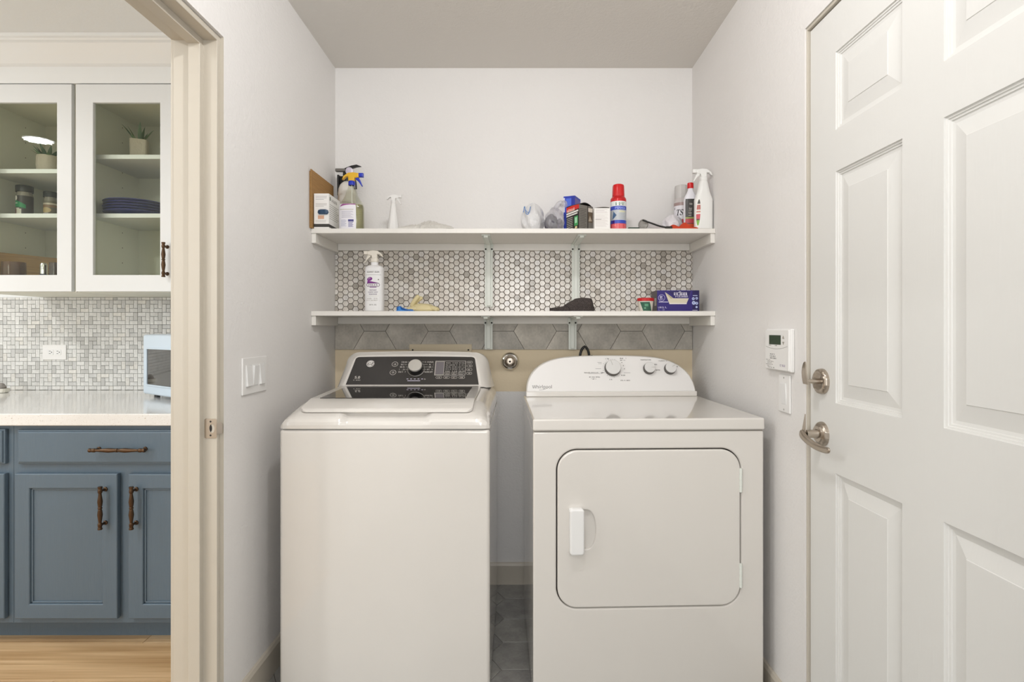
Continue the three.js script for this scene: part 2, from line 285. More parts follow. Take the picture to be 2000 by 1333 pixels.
// ---------- six panel door in the right wall ----------
{
  const jl = setting('trim_2', 'cream door lining around the six panel door');
  put('jamb', [R(0.830, 0.95, 0, 2.058, -1.612, -1.606, 0.001, 2), R(0.830, 0.95, 0, 2.058, -0.702, -0.69, 0.001, 2)], M.trim, jl);
  put('head_jamb', R(0.830, 0.95, 2.0575, 2.066, -1.612, -0.69, 0.001, 2), M.trim, jl);
  put('stop', [B(0.884, 0.95, 0, 2.06, -1.606, -1.57), B(0.884, 0.95, 0, 2.06, -0.74, -0.70), B(0.884, 0.95, 2.03, 2.0575, -1.606, -0.70)], M.trim, jl);
  put('threshold', B(0.826, 0.95, -0.0025, 0.006, -1.612, -0.69), M.dark, jl);
  const d = setting('door_1', 'white six panel door with moulded panels and nickel hardware'); d.position.set(0.838, 0, -1.6035); d.rotation.y = -Math.PI / 2;
  const W = 0.9, H = 2.054, cols = [[0.1255, 0.382], [0.5005, 0.757]], rows = [[1.728, 1.933], [1.007, 1.618], [0.215, 0.822]];
  const rect = ([a, b], [c, e]) => [[a, c], [a, e], [b, e], [b, c]];
  const sx = [0, ...cols.flat(), W], sy = [0.012, 0.215, 0.822, 1.007, 1.618, 1.728, 1.933, H], sl = [B(0, W, 0.012, H, -0.04, -0.012)];
  for (let i = 0; i < 6; i += 2) sl.push(B(sx[i], sx[i + 1], 0.012, H, -0.0125, 0));
  for (const c of cols) for (let i = 0; i < 8; i += 2) sl.push(B(c[0], c[1], sy[i], sy[i + 1], -0.0125, 0));
  put('door_slab', sl, M.door, d);
  const prof = [[0, 0], [0.001, -0.0035], [0.005, -0.0042], [0.006, -0.0065], [0.010, -0.0072], [0.011, -0.0095], [0.018, -0.0105], [0.052, -0.0035], [0.053, -0.0022]];
  for (const c of cols) for (const q of rows) {
    const rings = prof.map(([t, z]) => [[c[0] + t, q[0] + t, z], [c[1] - t, q[0] + t, z], [c[1] - t, q[1] - t, z], [c[0] + t, q[1] - t, z]]);
    const p = []; const tri = (...v) => v.forEach((x) => p.push(...x));
    for (let i = 0; i < rings.length - 1; i++) for (let k = 0; k < 4; k++) { const l = (k + 1) % 4, a = rings[i][k], b = rings[i][l], e = rings[i + 1][l], f = rings[i + 1][k]; tri(a, b, e); tri(a, e, f); }
    const t = rings.at(-1); tri(t[0], t[1], t[2]); tri(t[0], t[2], t[3]);
    const g = new THREE.BufferGeometry(); g.setAttribute('position', new THREE.Float32BufferAttribute(p, 3)); g.computeVertexNormals();
    put('door_panel', g, M.door, d);
  }
  const rose = () => lathe([[0, 0.016], [0.012, 0.017], [0.022, 0.0165], [0.0235, 0.013], [0.027, 0.012], [0.0325, 0.007], [0.0335, 0.003], [0.0335, 0]], 56, 1.1).rotateX(Math.PI / 2);
  // deadbolt: rose, stem and curved thumb turn
  const db = new THREE.Group(); db.name = 'deadbolt'; db.position.set(0.0635, 1.059, 0); d.add(db);
  put('rosette', lathe([[0, 0.010], [0.020, 0.011], [0.0235, 0.014], [0.028, 0.015], [0.0335, 0.011], [0.035, 0.004], [0.035, 0]], 56, 1.2).rotateX(Math.PI / 2), M.nickel, db);
  put('stem', loft([[0.008, 0.011, 0.008], [0.03, 0.007, 0.006], [0.044, 0.0055, 0.006]], 24).rotateX(Math.PI / 2), M.nickel, db);
  const turnP = (v) => [0.045 + 0.006 * Math.sin(v * 2.6), -0.008 + 0.062 * v];
  put('thumb_turn', slab(6, 20, (u, v) => { const [z, y] = turnP(v), w = 0.013 * Math.pow(1 - v, 0.45) + 0.0008; return [(u - 0.5) * 2 * w, y, z + 0.0022]; }, (u, v) => { const [z, y] = turnP(v), w = 0.013 * Math.pow(1 - v, 0.45) + 0.0008; return [(u - 0.5) * 2 * w, y, z - 0.0014]; }), M.nickel, db);
  // lever: rose, neck, curled grip and small thumb piece
  const lv = new THREE.Group(); lv.name = 'door_lever'; lv.position.set(0.0635, 0.9145, 0); d.add(lv);
  put('rosette', rose(), M.nickel, lv);
  put('neck', lathe([[0.0145, 0.012], [0.0115, 0.022], [0.011, 0.046], [0.0, 0.047]], 32, 0.6).rotateX(Math.PI / 2), M.nickel, lv);
  const path = new THREE.CatmullRomCurve3([V(-0.012, 0.001, 0.052), V(0.004, -0.002, 0.058), V(0.03, -0.012, 0.057), V(0.06, -0.022, 0.05), V(0.095, -0.024, 0.046), V(0.118, -0.02, 0.046)]);
  const lr = (t) => 0.013 * Math.sqrt(Math.max(0.02, Math.min(1, t * 9))) * (1 - 0.42 * t) * (t > 0.94 ? Math.sqrt(Math.max(0.02, (1 - t) / 0.06)) : 1);
  put('grip', grid(20, 40, (u, v) => { const p = path.getPoint(v), tg = path.getTangent(v), up = V(0, 1, 0), side = V().crossVectors(up, tg).normalize(), up2 = V().crossVectors(tg, side), a = u * 2 * Math.PI, k = lr(v); return [p.x + (side.x * 0.55 * Math.cos(a) + up2.x * Math.sin(a)) * k, p.y + (up2.y * Math.sin(a)) * k, p.z + (side.z * 0.55 * Math.cos(a) + up2.z * Math.sin(a)) * k]; }), M.nickel, lv);
  put('thumb_piece', slab(6, 14, (u, v) => { const w = 0.008 * (1 - v) + 0.0006; return [-0.004 + (u - 0.5) * 2 * w, 0.008 + 0.046 * v, 0.0495 - 0.004 * v + 0.0015]; }, (u, v) => { const w = 0.008 * (1 - v) + 0.0006; return [-0.004 + (u - 0.5) * 2 * w, 0.008 + 0.046 * v, 0.0495 - 0.004 * v - 0.001]; }), M.nickel, lv);
}

// ---------- wall tile bands behind and below the shelves ----------
{
  const band = thing('mosaic_backsplash', 'band of small pale hexagon marble mosaic between the two shelves', 'backsplash', [0, 0, BACK]);
  const y0 = 1.279, y1 = 1.574;
  put('grout', B(LX + 0.0005, RX - 0.0005, y0 - 0.0175, y1 + 0.03, 0.0001, 0.003), std('#6f6559', 0.9), band);
  const fl2 = 0.0275, r = fl2 / Math.sqrt(3), cp = fl2 * 0.866, rt = r - 0.0016;
  const shade = ['#f1ece4', '#eee8df', '#ece5dc', '#f4f0ea', '#e6dfd5', '#dfd8ce', '#cdc6bc', '#bdb6ac', '#f0ece8'];
  const mats = shade.map((c, i) => std(c, 0.2, { map: texture(64, noiseField(64, [[4, 4, 1], [12, 12, 0.6]], 40 + i), (v) => mixc([228, 226, 224], [255, 255, 255], v * 1.6 - 0.3), 0.06) }));
  const full = prism(hexagon(0, 0, rt), 0.0045, 0.0007), list = [];
  for (let c = -33; c <= 40; c++) for (let k = -12; k <= 3; k++) {
    const x = -0.0977 + c * cp, y = 1.5446 + k * fl2 + (c & 1 ? fl2 / 2 : 0);
    const p = clip(hexagon(x, y, rt), LX + 0.001, RX - 0.001, y0, y1); if (!p.length) continue;
    const whole = x - rt > LX + 0.001 && x + rt < RX - 0.001 && y - rt * 0.866 > y0 && y + rt * 0.866 < y1;
    const t = rnd(), m = t < 0.2 ? 0 : t < 0.38 ? 1 : t < 0.54 ? 2 : t < 0.7 ? 3 : t < 0.8 ? 4 : t < 0.87 ? 5 : t < 0.92 ? 6 : t < 0.95 ? 7 : 8;
    list.push({ x, y, whole, p, m, far: Math.hypot(x - 0.05, (y - 1.43) * 2) });
  }
  list.sort((a, b) => (b.whole - a.whole) || a.far - b.far);
  const rest = new Map();
  list.forEach((t, i) => {
    const g = () => (t.whole ? full : prism(t.p.map(([a, b]) => [a - t.x, b - t.y]), 0.0045, 0.0007));
    if (i < 300) part('tile', g(), mats[t.m], band, t.x, t.y, 0.003);
    else { if (!rest.has(t.m)) rest.set(t.m, []); rest.get(t.m).push(g().clone().translate(t.x, t.y, 0.003)); }
  });
  const keys = [...rest.keys()], gs = keys.map((k) => mergeGeometries(rest.get(k)));
  const all = mergeGeometries(gs, true); const m = new THREE.Mesh(all, keys.map((k) => mats[k])); m.name = 'outer_tiles'; m.userData.kind = 'stuff'; m.castShadow = m.receiveShadow = true; band.add(m);

  const low = thing('hexagon_backsplash', 'row of large grey hexagon tiles under the lower shelf', 'backsplash', [0, 0, BACK]);
  const R2 = 0.1008, F2 = R2 * Math.sqrt(3), yb = 1.108, yt = 1.261, cx0 = 0.0824, cy0 = 1.1945;
  put('adhesive', B(LX + 0.0005, RX - 0.0005, yb, yt, 0.0001, 0.004), std('#4a443c', 0.95), low);
  const hm = [31, 32, 33].map((s, i) => std('#ffffff', 0.55, { map: texture(256, noiseField(256, [[4, 3, 1], [10, 9, 0.8], [50, 44, 0.5]], s), (v) => mixc([[172, 166, 156], [166, 161, 152], [178, 172, 161]][i], [[200, 194, 183], [194, 188, 178], [206, 199, 187]][i], (v - 0.3) * 2.3), 0.33) }));
  for (let c = -7; c <= 6; c++) for (let k = -1; k <= 1; k++) {
    const x = cx0 + c * 1.5 * R2, y = cy0 + k * F2 + (c & 1 ? F2 / 2 : 0);
    let p = clip(hexagon(x, y, R2 - 0.0009), LX + 0.002, RX - 0.002, yb, yt); if (!p.length) continue;
    const pieces = [p];
    for (const q of pieces) part('tile', prism(q.map(([a, b]) => [a - x, b - y]), 0.006, 0.0006), hm[(c * 5 + k * 2 + 77) % 3], low, x, y, 0.004);
  }
}

// ---------- shelves ----------
{
  const D0 = -2.339;
  function shelf(label, yTop, legs, legLen) {
    const o = thing('wall_shelf', label, 'shelf', [0, 0, 0]);
    put('board', R(LX + 0.0005, RX - 0.0005, yTop - 0.0195, yTop, BACK + 0.0075, D0, 0.0015, 2), M.shelf, o);
    const cb = yTop - 0.0195;
    put('back_cleat', R(LX + 0.02, RX - 0.02, cb - 0.031, cb, BACK + 0.0078, BACK + 0.026, 0.0012, 2), M.shelf, o);
    put('side_cleat', R(LX + 0.0005, LX + 0.019, cb - 0.04, cb, BACK + 0.0078, D0 - 0.006, 0.0012, 2), M.shelf, o);
    put('side_cleat', R(RX - 0.019, RX - 0.0005, cb - 0.04, cb, BACK + 0.0078, D0 - 0.006, 0.0012, 2), M.shelf, o);
    for (const x of legs) {
      const w = 0.0185, zb = BACK + 0.0262, br = put('bracket', [
        // ribbed vertical leg and horizontal arm of pressed steel
        R(x - w, x + w, cb - legLen, cb - 0.001, zb, zb + 0.003, 0.0008, 2), R(x - w * 0.5, x + w * 0.5, cb - legLen + 0.004, cb - 0.004, zb + 0.002, zb + 0.010, 0.003, 3),
        R(x - w, x + w, cb - 0.004, cb - 0.0005, zb, D0 - 0.03, 0.0008, 2), R(x - w * 0.5, x + w * 0.5, cb - 0.012, cb - 0.003, zb + 0.004, D0 - 0.036, 0.003, 3),
        extrude([[0, 0], [0.05, 0], [0.028, -0.012], [0.012, -0.028], [0, -0.05]], 0.014, 0.002).rotateY(-Math.PI / 2).translate(x + 0.007, cb - 0.004, zb + 0.003),
        R(x - w - 0.003, x + w + 0.003, cb - 0.035, cb - 0.001, zb, zb + 0.004, 0.0015, 2),
      ], M.bracket, o);
      for (const sx of [-1, 1]) put('screw', lathe([[0, 0.0022], [0.0025, 0.002], [0.0038, 0.0006], [0.004, 0]], 16).rotateX(Math.PI / 2).translate(x + sx * 0.0145, cb - 0.026, zb + 0.004), M.dark, br);
    }
  }
  shelf('upper white wall shelf crowded with cleaning supplies', 1.624, [-0.135, 0.2724], 0.296);
  shelf('lower white wall shelf holding a cap, gloves and a purple box', 1.279, [-0.136, 0.257], 0.151);
}

// ---------- utility bits on the back wall ----------
{
  const wp = thing('wood_patch', 'pale wooden board screwed to the wall behind the washer', 'board', [-0.363, 1.0, BACK]);
  put('board', R(-0.147, 0.147, 0, 0.133, 0.0005, 0.014, 0.001, 2), std('#d9cbb0', 0.8, { bumpMap: T.woodBump, bumpScale: 0.0006 }), wp);
  for (const x of [-0.131, 0.131]) put('screw', lathe([[0, 0.003], [0.003, 0.0025], [0.004, 0]], 14).rotateX(Math.PI / 2).translate(x, 0.106, 0.014), M.dark, wp);
  const gv = thing('wall_valve', 'round chrome valve on the wall between washer and dryer', 'valve', [-0.036, 1.052, BACK]);
  put('escutcheon', lathe([[0.024, 0.018], [0.030, 0.021], [0.036, 0.019], [0.042, 0.010], [0.0435, 0.0035], [0.0435, 0]], 48, 0.5).rotateX(Math.PI / 2), M.chrome, gv);
  put('cap', lathe([[0, 0.03], [0.010, 0.030], [0.020, 0.027], [0.024, 0.024], [0.026, 0.014]], 40, 0.5).rotateX(Math.PI / 2), M.nickel, gv);
  put('screw', lathe([[0, 0.033], [0.004, 0.0325], [0.005, 0.030]], 16).rotateX(Math.PI / 2), M.dark, gv);
  const hs = thing('power_cord', 'black cord looping up behind the dryer console', 'cord', [0.31, 0.95, -2.6]);
  put('cable', tube([[-0.026, -0.1, 0], [-0.022, 0.12, 0], [-0.012, 0.16, 0], [0.002, 0.1735, 0], [0.014, 0.16, 0], [0.022, 0.13, 0], [0.03, -0.1, 0.01]], 0.0058, 60, 12), M.black, hs);
  put('strain_relief', R(0.028, 0.038, 0.118, 0.134, -0.004, 0.006, 0.002, 2), std('#4d5147', 0.6), hs);
}

// ---------- switches and thermostat ----------
{
  const sl = thing('light_switch', 'three gang white rocker switch plate left of the washer', 'switch', [LX, 0.0, -1.832], Math.PI / 2);
  sl.position.y = 1.053;
  put('cover_plate', R(-0.084, 0.084, -0.059, 0.059, 0, 0.006, 0.003, 3), M.plate, sl);
  for (const x of [-0.046, 0, 0.046]) {
    put('rocker', R(-0.0163, 0.0163, -0.033, 0.033, -0.004, 0.004, 0.0015, 2).rotateX(x ? -0.07 : 0.07).translate(x, 0, 0.0062), M.whitePlastic, sl);
    put('rocker_frame', extrude(roundRect(-0.0185, 0.0185, -0.0355, 0.0355, 0.002), 0.0012, 0.0003, 2, [[[-0.0167, -0.0337], [-0.0167, 0.0337], [0.0167, 0.0337], [0.0167, -0.0337]]]).translate(x, 0, 0.0058), M.whitePlastic, sl);
  }
  const sr = thing('light_switch', 'single white switch plate below the thermostat', 'switch', [RX, 0.0, -1.727], -Math.PI / 2);
  sr.position.y = 1.004;
  put('cover_plate', R(-0.0365, 0.0365, -0.0585, 0.0585, 0, 0.006, 0.003, 3), M.plate, sr);
  put('rocker', [R(-0.0165, 0.0165, -0.033, 0.033, 0.004, 0.0085, 0.0015, 2).rotateX(0.06)], M.whitePlastic, sr);
  put('screw', [0.049, -0.049].map((y) => cyl(0.003, 0.0025, 0.0007, 14).rotateX(Math.PI / 2).translate(0, y, 0.006)), M.steel, sr);
  const th = thing('thermostat', 'white thermostat with green display on the right wall', 'thermostat', [RX, 1.138, -1.752], -Math.PI / 2);
  const thW = 0.0825, thH = 0.066;
  put('housing', [R(-thW, thW, -thH, thH, 0, 0.013, 0.004, 3), R(-thW + 0.003, thW - 0.004, -thH + 0.003, thH - 0.003, 0.008, 0.0175, 0.004, 3)], M.plate, th);
  put('display', R(-0.050, 0.030, 0.016, 0.046, 0.0165, 0.0181, 0.0007, 2), phys('#16361c', 0.2, { clearcoat: 0.6 }), th);
  for (const s of [0.040, 0.022]) put('button', extrude(s > 0.03 ? [[-0.006, -0.004], [0.006, -0.004], [0, 0.005]] : [[-0.006, 0.004], [0, -0.005], [0.006, 0.004]], 0.0018, 0.0005).translate(0.047, s, 0.0172), std('#a39d92', 0.5), th);
  put('face_print', new THREE.PlaneGeometry(0.15, 0.122).translate(-0.001, 0, 0.01772), std('#ffffff', 0.5, { map: canvas(600, 488, (c, w, h) => {
    c.fillStyle = '#efedea'; c.fillRect(0, 0, w, h); c.strokeStyle = '#8f8a84'; c.lineWidth = 4; c.beginPath(); c.moveTo(10, 205); c.quadraticCurveTo(300, 265, 590, 195); c.stroke();
    c.fillStyle = '#4b4744'; for (const [x, y, l] of [[110, 190, 14], [310, 190, 14]]) { c.beginPath(); c.arc(x, y, 8, 0, 7); c.fill(); }
    scrawl(c, 132, 190, 40, 12, '#6a655f'); scrawl(c, 255, 190, 42, 12, '#6a655f');
    for (let i = 0; i < 3; i++) scrawl(c, 120 + i * 4, 302 + i * 25, 140 + i * 22, 17, '#4b4744');
    for (let i = 0; i < 6; i++) scrawl(c, 15 + (i % 3) * 22, 376 + i * 19, 120 + (i % 2) * 70, 13, '#6a645e');
    scrawl(c, 400, 432, 160, 24, '#5b3a78');
  }) }), th, true);
}
// ---------- washer ----------
{
  const w = thing('washing_machine', 'white top loading washer with dark glass lid and black control panel', 'washing machine', [-0.4335, 0, -1.825]);
  const HW = 0.343, SEAM = 0.878;
  put('cabinet', [R(-HW, HW, 0.02, SEAM - 0.002, -0.66, 0, 0.012, 4)], M.enamel, w);
  for (const [x, z] of [[-0.3, -0.04], [0.3, -0.04], [-0.3, -0.6], [0.3, -0.6]]) put('foot', cyl(0.02, 0.016, 0.021, 20).translate(x, 0, z), M.black, w);
  // profile of the deck from the front seam over the rounded nose to the hinge: [z, y]
  const P = [[0.002, SEAM], [0.003, 0.892], [0.002, 0.902], [-0.004, 0.911], [-0.014, 0.918], [-0.03, 0.9245], [-0.06, 0.934], [-0.10, 0.944], [-0.13, 0.950], [-0.28, 0.9545], [-0.42, 0.959], [-0.475, 0.963], [-0.66, 0.965]];
  const len = P.map((p, i) => (i ? Math.hypot(p[0] - P[i - 1][0], p[1] - P[i - 1][1]) : 0)); for (let i = 1; i < len.length; i++) len[i] += len[i - 1];
  const curve = (z) => { for (let i = 3; i < P.length - 1; i++) if (z <= P[i][0] && z >= P[i + 1][0]) { const t = (z - P[i][0]) / (P[i + 1][0] - P[i][0]); return P[i][1] + (P[i + 1][1] - P[i][1]) * t; } return P[3][1]; };
  const vs = []; for (let i = 0; i < P.length - 1; i++) { const n = i < 8 ? 5 : 4; for (let k = 0; k < n; k++) vs.push([P[i][0] + (P[i + 1][0] - P[i][0]) * k / n, P[i][1] + (P[i + 1][1] - P[i][1]) * k / n]); } vs.push(P.at(-1));
  const us = []; for (let i = 0; i <= 14; i++) us.push(-HW + 0.06 * (1 - Math.cos(i / 14 * Math.PI / 2))); const n0 = 48; for (let i = 1; i <= n0; i++) us.push(-HW + 0.06 + (2 * HW - 0.12) * i / n0); for (let i = 13; i >= 0; i--) us.push(HW - 0.06 * (1 - Math.cos(i / 14 * Math.PI / 2)));
  const sst = (a, b, x) => { const t = Math.min(1, Math.max(0, (x - a) / (b - a))); return t * t * (3 - 2 * t); };
  put('top_deck', toCreasedNormals(grid(us.length - 1, vs.length - 1, (u, v) => {
    const x = us[Math.round(u * (us.length - 1))], [z, y] = vs[Math.round(v * (vs.length - 1))], e = Math.min(1, (HW - Math.abs(x)) / 0.06), g = Math.sqrt(1 - (1 - e) ** 2);
    const yy = SEAM + (y - SEAM) * (0.16 + 0.84 * g), e2 = Math.min(1, (HW - Math.abs(x)) / 0.03), zz = z - 0.016 * (1 - Math.sqrt(1 - (1 - e2) ** 2)) * (z > -0.1 ? 1 : 0);
    // finger scoop under the lid
    const s = (1 - sst(0.125, 0.15, Math.abs(x))) * sst(0.893, 0.899, y) * sst(-0.05, -0.03, z);
    return [x, yy - 0.010 * s, zz - 0.013 * s];
  }), 0.9), M.enamel, w);
  put('deck_skirt', [B(-HW + 0.002, HW - 0.002, SEAM - 0.001, SEAM + 0.002, -0.655, -0.02), B(-HW + 0.001, HW - 0.001, SEAM, 0.90, -0.66, -0.654)], M.enamel, w);
  // lid: rounded plate following the deck, with a glass window let into it
  const LW = 0.2855, z0 = -0.029, z1 = -0.456, cr = 0.022;
  const halfW = (z) => { const t = Math.min(1, Math.max(0, (z0 - z) / cr)); return LW - cr * (1 - Math.sqrt(1 - (1 - t) ** 2)); };
  const zs = []; for (let i = 0; i <= 10; i++) zs.push(z0 - cr * (1 - Math.cos(i / 10 * Math.PI / 2))); for (let i = 1; i <= 30; i++) zs.push(z0 - cr + (z1 - z0 + cr) * i / 30);
  const lidAt = (h) => (u, v) => { const z = zs[Math.round(v * 40)], x = (u * 2 - 1) * halfW(z), e = Math.min(1, (z0 - z) / 0.012); return [x - 0.002, curve(z) + 0.0035 + h * (0.35 + 0.65 * Math.sqrt(1 - (1 - e) ** 2)), z]; };
  const lid = put('lid', slab(40, 40, lidAt(0.008), lidAt(0)).map((g) => toCreasedNormals(g, 0.6)), M.enamel, w);
  const ga = Math.atan2(0.009, 0.29);
  put('lid_glass', R(-0.256, 0.252, -0.0015, 0.0019, -0.145, 0.145, 0.0012, 2).rotateX(ga).translate(0, 0.9545 + 0.0115, -0.275), phys('#0c0b0b', 0.05, { clearcoat: 1, clearcoatRoughness: 0.02, ior: 1.55 }), lid);
  put('hinge_gap', B(-0.288, 0.284, 0.962, 0.9665, -0.474, -0.457), M.enamel, w);
  // console: white shell with a sloped face
  const slope = 0.70, plane = (y) => -0.477 - (y - 0.968) * slope;
  const outline = (hb, ht, y0, y1, r, zf, cx = 0) => { const pts = [], n = 8; for (let i = 0; i <= n; i++) { const y = y0 + (y1 - r - y0) * i / n; pts.push([-(hb + (ht - hb) * i / n), y]); } for (let i = 1; i <= n; i++) { const a = i / n * Math.PI / 2; pts.push([-(ht - r * 1.1 * (1 - Math.cos(a))), y1 - r + r * Math.sin(a)]); } const tx = ht - r * 1.1; for (let i = 1; i < 16; i++) { const t = -1 + 2 * i / 16; pts.push([t * tx, y1 + 0.004 * (1 - t * t)]); } const l = pts.length; for (let i = n - 1; i >= 0; i--) { const a = i / n * Math.PI / 2; pts.push([ht - r * 1.1 * (1 - Math.cos(a)), y1 - r + r * Math.sin(a)]); } pts.push([ht, y1 - r]); for (let i = n - 1; i >= 0; i--) { const y = y0 + (y1 - r - y0) * i / n; pts.push([hb + (ht - hb) * i / n, y]); } return pts.map(([x, y]) => [x + cx, y, zf(y)]); };
  const rings = [outline(0.287, 0.263, 0.966, 1.091, 0.028, plane), outline(0.292, 0.268, 0.966, 1.096, 0.032, (y) => plane(y) - 0.003), outline(0.306, 0.280, 0.962, 1.102, 0.038, (y) => plane(y) - 0.016), outline(0.322, 0.296, 0.96, 1.104, 0.045, (y) => plane(y) * 0.6 - 0.245), outline(0.333, 0.310, 0.955, 1.102, 0.055, () => -0.61), outline(0.331, 0.308, 0.955, 1.096, 0.055, () => -0.66)];
  const nP = rings[0].length - 1;
  const shell = grid(nP, rings.length - 1, (u, v) => rings[Math.round(v * (rings.length - 1))][Math.round(u * nP)]);
  const face = (ring, back) => { const c = [0, 1.02, 0]; c[2] = ring.reduce((s, p) => s + p[2], 0) / ring.length; return grid(nP, 1, (u, v) => (v === (back ? 1 : 0) ? ring[Math.round(u * nP)] : [0, 0.966, back ? -0.66 : plane(0.966)])); };
  const con = put('console', [toCreasedNormals(shell, 0.9), face(rings[0], false), face(rings.at(-1), true)], M.enamel, w);
  const k = Math.hypot(1, slope), tilt = -Math.atan(slope), onPlane = (g) => g.rotateX(tilt).translate(0, 0.968, plane(0.968));
  const pv0 = 0.0065 * k, pv1 = 0.116 * k, ps = new THREE.Shape(); { const b = 0.2735, t = 0.2525, r = 0.014; ps.moveTo(-b, pv0); ps.lineTo(b, pv0); ps.lineTo(t + 0.001, pv1 - r); ps.quadraticCurveTo(t, pv1, t - r * 1.2, pv1 + 0.0008); ps.quadraticCurveTo(0, pv1 + 0.006, -t + r * 1.2, pv1 + 0.0008); ps.quadraticCurveTo(-t, pv1, -t - 0.001, pv1 - r); ps.closePath(); }
  const pg = new THREE.ShapeGeometry(ps, 16); { const p = pg.attributes.position, uv = pg.attributes.uv; for (let i = 0; i < p.count; i++) uv.setXY(i, (p.getX(i) + 0.2735) / 0.547, (p.getY(i) - pv0) / (pv1 + 0.003 - pv0)); }
  const panelTex = canvas(2048, 512, (c, W, H) => {
    c.fillStyle = '#2b2826'; c.fillRect(0, 0, W, H);
    const X = (px) => (px - 677) / 259 * W, Y = (py) => (py - 697) / 57.5 * H, ink = '#cfcac2';
    c.strokeStyle = c.fillStyle = ink; c.textAlign = 'center'; c.textBaseline = 'middle';
    // round maker's monogram
    c.beginPath(); c.arc(X(718), Y(712), 62, 0, 7); c.fillStyle = '#e6e3de'; c.fill(); c.strokeStyle = '#2b2826'; c.lineWidth = 5; c.beginPath(); c.arc(X(718), Y(712), 52, 0, 7); c.stroke();
    c.fillStyle = '#2b2826'; c.font = 'italic bold 72px serif'; c.fillText('GE', X(718), Y(712) + 3);
    c.fillStyle = ink; c.font = 'bold 62px sans-serif'; c.fillText('5.0', X(697), Y(740)); scrawl(c, X(697), Y(745.5), 110, 16, ink, 'center');
    c.lineWidth = 6; c.strokeStyle = ink;
    for (const [x, y, t] of [[767, 713, 'I'], [765.5, 730, '>II']]) { c.beginPath(); c.ellipse(X(x), Y(y), 46, 42, 0, 0, 7); c.stroke(); scrawl(c, X(x), Y(y), 30, 30, ink, 'center'); }
    c.font = 'bold 27px sans-serif'; c.textAlign = 'left';
    [84, 96, 78, 84, 124].forEach((l, i) => { const y = Y(708.5 + i * 5.1), x = X(780 - i * 1); scrawl(c, x, y, l, 24, ink); if (i < 4) c.fillRect(x + l + 12, y - 2, 150 - l, 4); });
    [140, 84, 70, 92, 130].forEach((l, i) => { const y = Y(708.5 + i * 5.1), x = X(844.5 - i * 0.2); scrawl(c, x, y, l, 24, ink, 'right'); if (i < 4) c.fillRect(x - 196, y - 2, 186 - l, 4); });
    c.strokeRect(X(848), Y(706.5), X(908) - X(848), Y(735.5) - Y(706.5));
    c.fillStyle = '#6f6a6e'; c.fillRect(X(849), Y(709), X(865) - X(849), Y(733.5) - Y(709)); c.strokeStyle = ink; c.strokeRect(X(848.5), Y(708), X(865.5) - X(848.5), Y(734.5) - Y(708));
    c.fillStyle = '#1b1918'; c.fillRect(X(867), Y(708), X(907) - X(867), Y(729) - Y(708));
    c.fillStyle = ink; c.textAlign = 'left'; c.font = 'bold 22px sans-serif';
    for (let i = 0; i < 3; i++) for (let j = 0; j < 5; j++) { scrawl(c, X(871 + i * 13.2), Y(710.5 + j * 4.2), 58 + (j * 17 + i * 9) % 22, 16, ink); c.fillRect(X(869 + i * 13.2), Y(710.5 + j * 4.2) - 8, 9, 16); }
    c.textAlign = 'center'; c.lineWidth = 4;
    const btn = (x, y, t, w2 = 40) => { c.beginPath(); c.roundRect(X(x) - w2, Y(y) - 20, w2 * 2, 40, 18); c.stroke(); scrawl(c, X(x), Y(y) + 1, 44, 18, ink, 'center'); };
    btn(873, 731.5, 'Soil'); btn(886.5, 731.5, 'Temp'); btn(899.5, 731.5, 'Spin');
    ['Deep Fill', 'Deep Rinse', 'Warm Rinse', 'Options'].forEach((t, i) => btn(857 + i * 15, 740, t.split(' ')[0], 46));
    ['Delay', 'Extra', 'Stain', 'Lock'].forEach((t, i) => btn(916, 709 + i * 7.6, t, 42));
    c.fillStyle = '#c9c3d6'; for (let i = 0; i < 5; i++) c.fillRect(X(794 + i * 7.2), Y(742.5), 28, 12); c.fillRect(X(796), Y(746.2), X(821) - X(796), 12); scrawl(c, X(831), Y(743.5), 40, 20, ink, 'center');
  });
  put('control_panel', onPlane(pg.translate(0, 0, 0.0012)), phys('#ffffff', 0.3, { map: panelTex, clearcoat: 0.5, clearcoatRoughness: 0.1 }), con, true);
  const dial = put('dial', [onPlane(cyl(0.0285, 0.0275, 0.022, 48).rotateX(Math.PI / 2).translate(0.008, 0.0685 * k, 0.0012))], M.black, con);
  dial.name = 'dial_skirt';
  put('dial_cap', onPlane(lathe([[0.0283, 0.022], [0.0287, 0.030], [0.027, 0.0318], [0, 0.032]], 48).rotateX(Math.PI / 2).translate(0.008, 0.0685 * k, 0.001)), std('#cfccc6', 0.42, { metalness: 0.75 }), con);
  put('dial_ring', onPlane(new THREE.TorusGeometry(0.0355, 0.0012, 10, 60).translate(0.008, 0.0685 * k, 0.0015)), M.steel, con);
}

